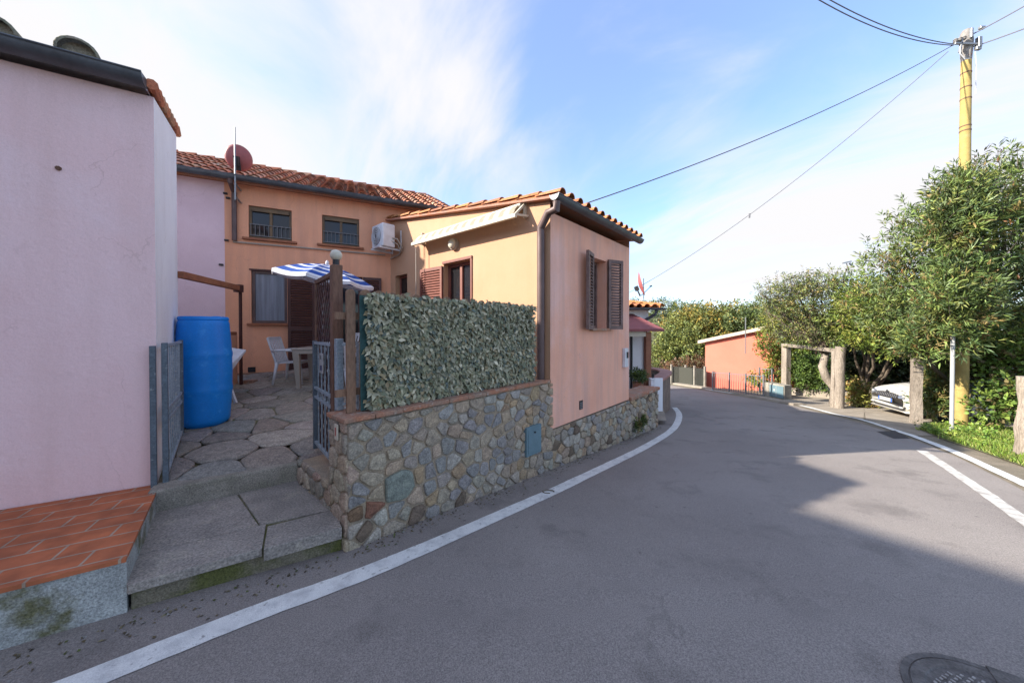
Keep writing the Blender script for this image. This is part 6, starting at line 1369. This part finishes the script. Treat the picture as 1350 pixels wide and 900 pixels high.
# ------------------------------------------------------------------ vegetation
def clumps(blobs, n, shell=.55):
    w_ = np.array([b[6] if len(b) > 6 else b[3]*b[4]*b[5] for b in blobs]); w_ = w_/w_.sum(); idx = rng.choice(len(blobs), n, p=w_); B_ = np.array([b[:6] for b in blobs])[idx]
    d = rng.normal(size=(n, 3)); d /= np.linalg.norm(d, axis=1, keepdims=True); r = (shell+(1-shell)*rng.random(n))[:, None]*(1+.10*rng.normal(size=(n, 1)))
    return B_[:, :3]+d*r*B_[:, 3:6], d, idx
def foliage(name, parent, blobs, nc, per, spread, ln, wd, pal, weights=None, shell=.5, up=.5, fold=.15, zmin=None, clumpvar=.22, rosette=1.0, m='leaf', twigs=0):
    c, d, idx = clumps(blobs, nc, shell)
    if zmin is not None: c[:, 2] = np.maximum(c[:, 2], zmin+rng.random(nc)*.3)
    pal = np.array(pal); cc = pal[rng.choice(len(pal), nc, p=weights)]*(1+clumpvar*rng.normal(size=(nc, 1)))
    n = nc*per; C_ = np.repeat(c, per, 0); D_ = np.repeat(d, per, 0); col = np.repeat(cc, per, 0)*(1+.16*rng.normal(size=(n, 1)))
    ac = d*.55+np.array([0, 0, up])+rng.normal(size=(nc, 3))*.55; ac /= np.linalg.norm(ac, axis=1, keepdims=True); ax = np.repeat(ac, per, 0)
    q = rng.normal(size=(n, 3)); q -= ax*(q*ax).sum(1, keepdims=True)*.8; q /= np.linalg.norm(q, axis=1, keepdims=True)
    tt = rng.random((n, 1)); dirs = ax*(.35+.6*tt)+q*rosette*.85
    L_ = spread*2.1*np.repeat(.6+.8*rng.random((nc, 1)), per, 0); pos = C_+ax*L_*(tt-.4)+q*spread*.12
    if twigs:
        mb = MB()
        for i in rng.choice(nc, min(twigs, nc), replace=False):
            a, b = Vector(c[i]+ac[i]*spread*.9), Vector(c[i]-ac[i]*spread*1.3-d[i]*spread*.9); mb.tube([a, b], [.004, .010], 3, cap=False)
        mb.build('twigs', M['trunk'], parent)
    ups = rng.normal(size=(n, 3))*.8+np.array([0, 0, 1.0])
    return leafmesh(name, M[m], parent, pos, dirs, ups, ln*(.65+.6*rng.random(n)), wd*(.7+.6*rng.random(n)), np.clip(col, .008, .6), fold=fold)
def EB(px, py, Y, rpx, rpy, ry, wgt=None):          # ellipsoid that spans rpx, rpy pixels at depth Y
    c = AT(px, py, Y); k = Y/F; b = [c.x, c.y, c.z, rpx*k, ry, rpy*k]
    return b+[wgt] if wgt else b
def limbs(name, parent, base, tips, r0, m=None, mids=None):
    mb = MB()
    for i, t in enumerate(tips):
        a = Vector(base); b = Vector(t); pts = []; n = 7
        for k in range(n+1):
            s_ = k/n; p = a.lerp(b, s_); p.z += .12*(b-a).length*math.sin(math.pi*s_)*.3; 
            if 0 < k < n: p += Vector([random.uniform(-1, 1) for _ in range(3)])*(b-a).length*.025
            pts.append(p)
        mb.tube(pts, [max(.012, r0*(1-.82*k/n)) for k in range(n+1)], 7, wob=.06)
    return mb.build(name, m or M['trunk'], parent, smooth='all')
OLE = [(0.155, 0.215, 0.055), (0.11, 0.165, 0.052), (0.21, 0.235, 0.062), (0.06, 0.10, 0.035), (0.28, 0.21, 0.08), (0.18, 0.23, 0.11)]
# big oleander-like tree that swallows the pole
bt_ = thing('oleander_tree', 'large bushy oleander tree swallowing the middle of the yellow pole', 'tree', (12.6, 9.4, gz(9.4)))
bl = [EB(1290, 300, 8.3, 92, 78, 1.5), EB(1225, 330, 8.8, 58, 70, 1.2), EB(1330, 250, 8.2, 60, 50, 1.3), EB(1275, 395, 8.6, 95, 62, 1.4), EB(1185, 400, 9.6, 62, 55, 1.2), EB(1350, 400, 8.3, 95, 70, 1.5), EB(1232, 268, 8.6, 30, 26, .6), EB(1400, 300, 8.3, 80, 90, 1.4), EB(1318, 222, 8.2, 22, 26, .6), EB(1165, 345, 9.4, 30, 26, .6), EB(1232, 440, 9.5, 40, 40, .8), EB(1266, 290, 7.75, 42, 70, .45, 4), EB(1262, 400, 7.6, 46, 66, .5, 4), EB(1208, 458, 8.1, 24, 15, .3, .9), EB(1222, 440, 8.2, 30, 26, .4, 1.2)]
foliage('foliage', bt_, bl, 4000, 14, .19, .155, .029, OLE, [.28, .22, .18, .14, .08, .10], shell=.35, up=.55, rosette=.8, twigs=900)
limbs('branches', bt_, (13.2, 9.6, gz(9.6)-.1), [b[:3] for b in bl], .10)
foliage('dead_tips', bt_, bl, 260, 7, .10, .10, .022, [(0.26, 0.12, 0.05), (0.30, 0.20, 0.08)], shell=.8, rosette=.8)
# leafy tree over the car
ct = thing('leafy_tree', 'dense yellow-green leafy tree hanging over the white car', 'tree', (12.4, 12.2, gz(12)))
bl = [EB(1160, 420, 10.9, 58, 45, 1.2), EB(1195, 440, 10.6, 50, 36, 1.1), EB(1132, 400, 11.6, 40, 42, 1.0), EB(1120, 440, 11.8, 26, 22, .8), EB(1230, 420, 10.5, 48, 55, 1.0), EB(1150, 390, 11.4, 24, 24, .8)]
foliage('foliage', ct, bl, 2100, 14, .20, .13, .035, [(0.18, 0.235, 0.04), (0.12, 0.18, 0.035), (0.27, 0.28, 0.055), (0.07, 0.11, 0.03)], [.35, .3, .2, .15], shell=.35, up=.2, rosette=.9, twigs=400)
limbs('trunk', ct, (13.4, 12.6, gz(12.6)-.1), [b[:3] for b in bl], .07)
# spreading small tree above the timber frame
mt_ = thing('small_tree', 'airy small-leaved tree with crooked trunk above the timber frame', 'tree', (*G(1100, 536)[:2], gz(11.6)))
tb_ = G(1112, 535)
bl = [EB(1060, 400, 12.6, 46, 38, 1.3), EB(1030, 392, 12.8, 30, 30, 1.0), EB(1080, 378, 12.4, 42, 22, 1.1), EB(1012, 412, 12.8, 16, 20, .6), EB(1090, 430, 12.2, 40, 30, 1.0), EB(1050, 440, 12.4, 36, 20, 1.0), EB(1004, 388, 12.9, 9, 12, .4), EB(1105, 372, 12.2, 16, 10, .5), EB(1062, 362, 12.6, 14, 8, .5)]
foliage('foliage', mt_, bl, 1150, 12, .19, .095, .032, [(0.155, 0.185, 0.055), (0.12, 0.155, 0.055), (0.24, 0.24, 0.07), (0.085, 0.12, 0.05), (0.26, 0.20, 0.07)], [.3, .25, .2, .15, .1], shell=.3, up=.2, rosette=1.0, twigs=500)
tk = AT(1090, 505, 12.0); tk2 = AT(1086, 478, 12.1); mbt = MB(); mbt.tube([Vector((tb_.x+.15, 12.0, gz(12)-.1)), AT(1101, 512, 12.0), AT(1089, 498, 12.05), AT(1084, 483, 12.1), AT(1090, 462, 12.2)], [.16, .13, .13, .12, .10], 10, wob=.07); mbt.build('trunk', M['oldpost'], mt_, smooth='all')
limbs('branches', mt_, AT(1088, 468, 12.2), [b[:3] for b in bl]+[AT(1000, 385, 12.9), AT(1040, 365, 12.8), AT(1118, 350, 12.2)], .06)
# bush spilling over the garage, bushes behind the frame
def bush(label, blobs, nc, per, ln, wd, pal, name='bush', spread=.15, up=.4, base=None, m='leaf', shell=.4, stems=True, cat='bush', group=None):
    cx = sum(b[0] for b in blobs)/len(blobs); cy = sum(b[1] for b in blobs)/len(blobs); z0 = min(b[2]-b[5] for b in blobs); t = thing(name, label, cat, (cx, cy, z0), 0, group)
    foliage('foliage', t, blobs, nc, per, spread, ln, wd, pal, shell=shell, up=up, rosette=.9, m=m)
    if stems: limbs('stems', t, (cx, cy, min(z0, gz(cy))), [b[:3] for b in blobs], .05)
    return t
YG = [(0.22, 0.25, 0.04), (0.16, 0.21, 0.035), (0.28, 0.26, 0.06), (0.09, 0.13, 0.03)]
DG = [(0.05, 0.09, 0.025), (0.075, 0.12, 0.03), (0.035, 0.065, 0.02), (0.12, 0.16, 0.035)]
bush('yellow-green bush spilling in front of the coral garage', [EB(1032, 425, 15.5, 34, 26, .5), EB(1016, 455, 15.6, 22, 22, .5), EB(1050, 465, 15.3, 26, 40, .5), EB(1000, 502, 15.9, 16, 12, .4), EB(1024, 488, 15.5, 16, 25, .5)], 1000, 12, .13, .045, YG)
bush('dark green shrub filling the space between the timber frame posts', [EB(1070, 492, 14.2, 28, 26, .6), EB(1060, 480, 15.0, 16, 34, .5), EB(1090, 492, 13.6, 18, 24, .5)], 900, 12, .11, .045, [(0.09, 0.15, 0.03), (0.13, 0.19, 0.04), (0.06, 0.10, 0.025)])
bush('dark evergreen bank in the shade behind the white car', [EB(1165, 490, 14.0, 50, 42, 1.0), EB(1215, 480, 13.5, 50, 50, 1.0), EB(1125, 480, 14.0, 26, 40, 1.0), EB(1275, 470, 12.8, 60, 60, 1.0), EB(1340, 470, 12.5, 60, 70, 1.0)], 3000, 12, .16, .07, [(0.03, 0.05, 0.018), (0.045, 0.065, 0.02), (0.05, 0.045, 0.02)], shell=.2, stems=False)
bush('small yellow-leaved shrub beside the gnarled trunk post', [EB(1130, 518, 11.5, 14, 20, .35), EB(1138, 530, 11.3, 12, 14, .3)], 170, 11, .10, .045, [(0.22, 0.22, 0.05), (0.15, 0.18, 0.04), (0.25, 0.16, 0.05)])
bush('leafy oleander bush between the wooden post and the yellow pole', [EB(1234, 500, 8.85, 17, 32, .25), EB(1232, 528, 8.8, 19, 20, .25), EB(1232, 462, 8.9, 20, 24, .3)], 520, 13, .14, .03, OLE, name='oleander_bush')
bush('tangled ivy bush right of the yellow pole with reddish stems', [EB(1314, 500, 8.1, 22, 40, .5), EB(1338, 525, 7.4, 24, 26, .5), EB(1312, 540, 7.6, 18, 16, .4), EB(1335, 465, 8.0, 30, 26, .5), EB(1300, 470, 8.2, 20, 22, .4)], 480, 10, .11, .07, [(0.12, 0.19, 0.035), (0.075, 0.13, 0.03), (0.18, 0.25, 0.05), (0.15, 0.12, 0.05)], up=.2)
# far trees around the bend
far = [
 ('broad orange-tinged tree behind the coral garage roof', [EB(930, 430, 26, 48, 30, 3), EB(900, 440, 27, 30, 26, 3), EB(955, 425, 26, 26, 22, 2.5), EB(915, 415, 28, 20, 12, 2)], 1500, [(0.22, 0.20, 0.04), (0.16, 0.175, 0.045), (0.28, 0.20, 0.045), (0.12, 0.15, 0.045)], .20),
 ('yellow-green tree leaning over the far bend fence', [EB(892, 455, 25, 26, 30, 2.5), EB(918, 468, 24.5, 24, 24, 2), EB(878, 470, 25.5, 18, 22, 2), EB(938, 470, 24, 14, 26, 1.5)], 1200, [(0.16, 0.19, 0.05), (0.12, 0.155, 0.05), (0.20, 0.21, 0.05)], .18),
 ('darker green tree above the right end of the garage roof', [EB(985, 420, 24, 32, 18, 2), EB(1005, 415, 23, 26, 20, 2), EB(970, 432, 24, 26, 16, 2), EB(1040, 430, 21, 40, 30, 2)], 1000, [(0.10, 0.14, 0.045), (0.14, 0.17, 0.05), (0.08, 0.11, 0.04)], .17),
]
for lab, bl, nc, pal, ln in far:
    cx = bl[0][0]; cy = bl[0][1]; t = thing('broadleaf_tree', lab, 'tree', (cx, cy, gz(cy)), 0, 'trees around the far bend'); foliage('crown', t, bl, nc, 12, .42, ln, ln*.55, pal, shell=.3, up=.3); limbs('trunk', t, (cx, cy, gz(cy)-.2), [b[:3] for b in bl], .16)
bush('rusty dry undergrowth behind the far mesh fence', [EB(915, 488, 22.5, 30, 14, 1.0), EB(890, 487, 23, 18, 14, 1.0), EB(926, 482, 22, 8, 12, .8)], 600, 11, .17, .07, [(0.19, 0.10, 0.055), (0.15, 0.085, 0.05), (0.10, 0.09, 0.045)], name='dry_shrub', stems=False, cat='shrub', spread=.3)
bush('shaded olive undergrowth at the far left of the bend', [EB(882, 490, 26, 26, 20, 1.6), EB(870, 480, 28, 20, 30, 1.6), EB(905, 492, 25, 26, 14, 1.2)], 800, 11, .2, .1, [(0.08, 0.085, 0.04), (0.10, 0.08, 0.045)], name='dry_shrub', stems=False, cat='shrub', spread=.4)
# low hill with woods far off
def hz_(x, y):
    return -5.4 + 8.6*math.exp(-((x-26)/26)**2-((y-78)/24)**2) + 6*math.exp(-((x-70)/40)**2-((y-80)/30)**2) + .8*math.sin(x*.2)*math.sin(y*.17)
mb = MB(); nx_, ny_ = 50, 30
for j in range(ny_+1):
    for i in range(nx_+1):
        x = -40+200*i/nx_; y = 42+90*j/ny_; mb.v.append((x, y, hz_(x, y)))
for j in range(ny_):
    for i in range(nx_): a = j*(nx_+1)+i; mb.f.append((a, a+1, a+nx_+2, a+nx_+1)); mb.c.append((1, 1, 1))
tag(mb.build('hill', M['hill'], base=False, smooth='all'), kind='structure')
bl = []
for i in range(260):
    x = random.uniform(-8, 110); y = random.uniform(50, 90); r = random.uniform(1.2, 2.6); bl.append([x, y, hz_(x, y)+r*.6, r*1.2, r*1.2, r])
hw = foliage('woodland', None, bl, 9000, 8, .55, .42, .22, [(0.07, 0.11, 0.035), (0.10, 0.135, 0.04), (0.14, 0.15, 0.05), (0.06, 0.085, 0.035)], shell=.6, up=.3)
tag(hw, 'distant wooded hillside beyond the road bend', 'woodland', kind='stuff')
# distant aerial mast above the trees
q = AT(1118, 352, 19); lm = thing('aerial_mast', 'tall thin mast with small lamp head above the trees beside the oleander', 'mast', (q.x, q.y, gz(q.y)))
mb = MB(); mb.tube([(q.x+.5, q.y, gz(q.y)), AT(1124, 372, 19), AT(1116, 347, 19)], .03, 6); mb.build('pole', M['galv'], lm)
mb = MB(); mb.bar(AT(1111, 347, 19), AT(1122, 344.5, 19), .08, .07); mb.bar(AT(1120, 347, 19), AT(1126, 352, 19), .08, .07); mb.build('head', M['galv'], lm)
# grass verge
fill('grass_bed', [G(1246, 580), G(1290, 594), G(1352, 616), (9.9, 4.9, 0), (13, 7.5, 0), (11.5, 8.9, 0), G(1212, 566)], M['ground_g'], .006)
n = 15000; cp_ = [G(1212, 566), G(1248, 580), G(1290, 594), G(1352, 616), Vector((9.9, 4.9, 0)), Vector((12.2, 7.5, 0)), Vector((10.6, 8.4, 0))]
def inside(x, y, P):
    c = False
    for i in range(len(P)):
        a, b = P[i], P[i-1]
        if (a.y > y) != (b.y > y) and x < (b.x-a.x)*(y-a.y)/(b.y-a.y)+a.x: c = not c
    return c
pts = []
while len(pts) < n:
    x, y = random.uniform(6.0, 12.5), random.uniform(4, 8.6)
    if inside(x, y, cp_):
        dd = math.sin(x*5)*math.sin(y*4.3)
        if random.random() < .75+.3*dd: pts.append((x, y, gz(y)))
pts = np.array(pts); d = rng.normal(size=(n, 3))*np.array([.5, .5, .15])+np.array([0, 0, 1.0])
gc_ = np.array([(0.14, 0.23, 0.03), (0.20, 0.28, 0.04), (0.10, 0.17, 0.025), (0.24, 0.25, 0.07)])[rng.choice(4, n)]*(1+.15*rng.normal(size=(n, 1)))
g = leafmesh('grass', M['leaf'], None, pts, d, rng.normal(size=(n, 3))+np.array([0, 0, .1]), .05+.07*rng.random(n), .010+.008*rng.random(n), np.clip(gc_, .01, .5), fold=.1, base=(9, 6, -.4)); tag(g, 'bright green grass on the right verge', 'grass', kind='stuff')
# broad leaved weeds in the verge and at wall feet
wb_ = []
for i in range(46):
    while True:
        x, y = random.uniform(6.4, 12), random.uniform(4.2, 8.6)
        if inside(x, y, cp_): break
    wb_.append([x, y, gz(y)+.10, .13, .13, .09])
w2_ = foliage('weeds', None, wb_, 170, 8, .06, .07, .035, [(0.17, 0.27, 0.04), (0.11, 0.19, 0.03), (0.25, 0.30, 0.06)], shell=.3, up=.6); tag(w2_, 'broad-leaved weeds among the verge grass', 'weeds', kind='stuff')
# plants at the foot of the rough wall and on the terrace coping
def tuft(label, u, z, out, r, n_, pal, W=WW, name='wall_plant'):
    p = W.p(u, z, out); t = thing(name, label, 'plant', p); foliage('leaves', t, [[p.x, p.y, p.z, r, r, r]], n_, 9, r*.35, .06, .022, pal, shell=.2, up=.5)
u1_, z1_2 = WW.uz(836, 566); tuft('yellowing plant growing from the foot of the rough wall near the white post', u1_, z1_2+.10, .06, .13, 45, [(0.22, 0.15, 0.04), (0.13, 0.15, 0.04), (0.08, 0.12, 0.03)])
u1_, z1_2 = WW.uz(845, 560); tuft('small green plant hanging on the rough wall beside the white post', u1_, z1_2+.12, .06, .10, 30, [(0.08, 0.12, 0.03), (0.13, 0.15, 0.04)])
q = AT(841, 497, 8.6); t = thing('potted_plant', 'dark green plant behind the terracotta coping of the porch terrace', 'plant', q); foliage('leaves', t, [[q.x, q.y, q.z+.02, .22, .2, .14]], 80, 9, .07, .09, .03, DG, shell=.2); mb = MB(); mb.lathe([(.10, -.9), (.13, -.15), (.15, -.12)], q, 14); mb.build('pot', M['flower'], t)
# grit and fallen leaves along the wall foot and gutter of the lane
n = 900; P_l = []
while len(P_l) < n:
    t = random.random(); a = lp[0].lerp(lp[1], 0); u = random.uniform(-2.0, uE); 
    if u < 0: p = Vector((-1.36, 2.6))+Vector((-1.6, -1.0)).normalized()*(-u*1.2); s_ = Vector((.5, -.8)).normalized()
    else: p = WW.o+WW.d*u; s_ = WW.n
    o_ = abs(random.gauss(0, .10))+.02; p = p+s_*o_; P_l.append((p.x, p.y, gz(p.y)+.004))
P_l = np.array(P_l); d = rng.normal(size=(n, 3))*np.array([1, 1, .1]); cg = np.array([(0.14, 0.11, 0.06), (0.20, 0.17, 0.10), (0.08, 0.065, 0.04), (0.28, 0.27, 0.25), (0.09, 0.11, 0.03)])[rng.choice(5, n, p=[.3, .2, .25, .1, .15])]
g = leafmesh('leaf_litter', M['leaf'], None, P_l, d, np.tile([0, 0, 1.0], (n, 1))+rng.normal(size=(n, 3))*.3, .012+.02*rng.random(n), .008+.012*rng.random(n), cg, fold=.2, base=(0, 3, 0)); tag(g, 'fine grit and dry leaf litter along the wall foot', 'leaf litter', kind='stuff')
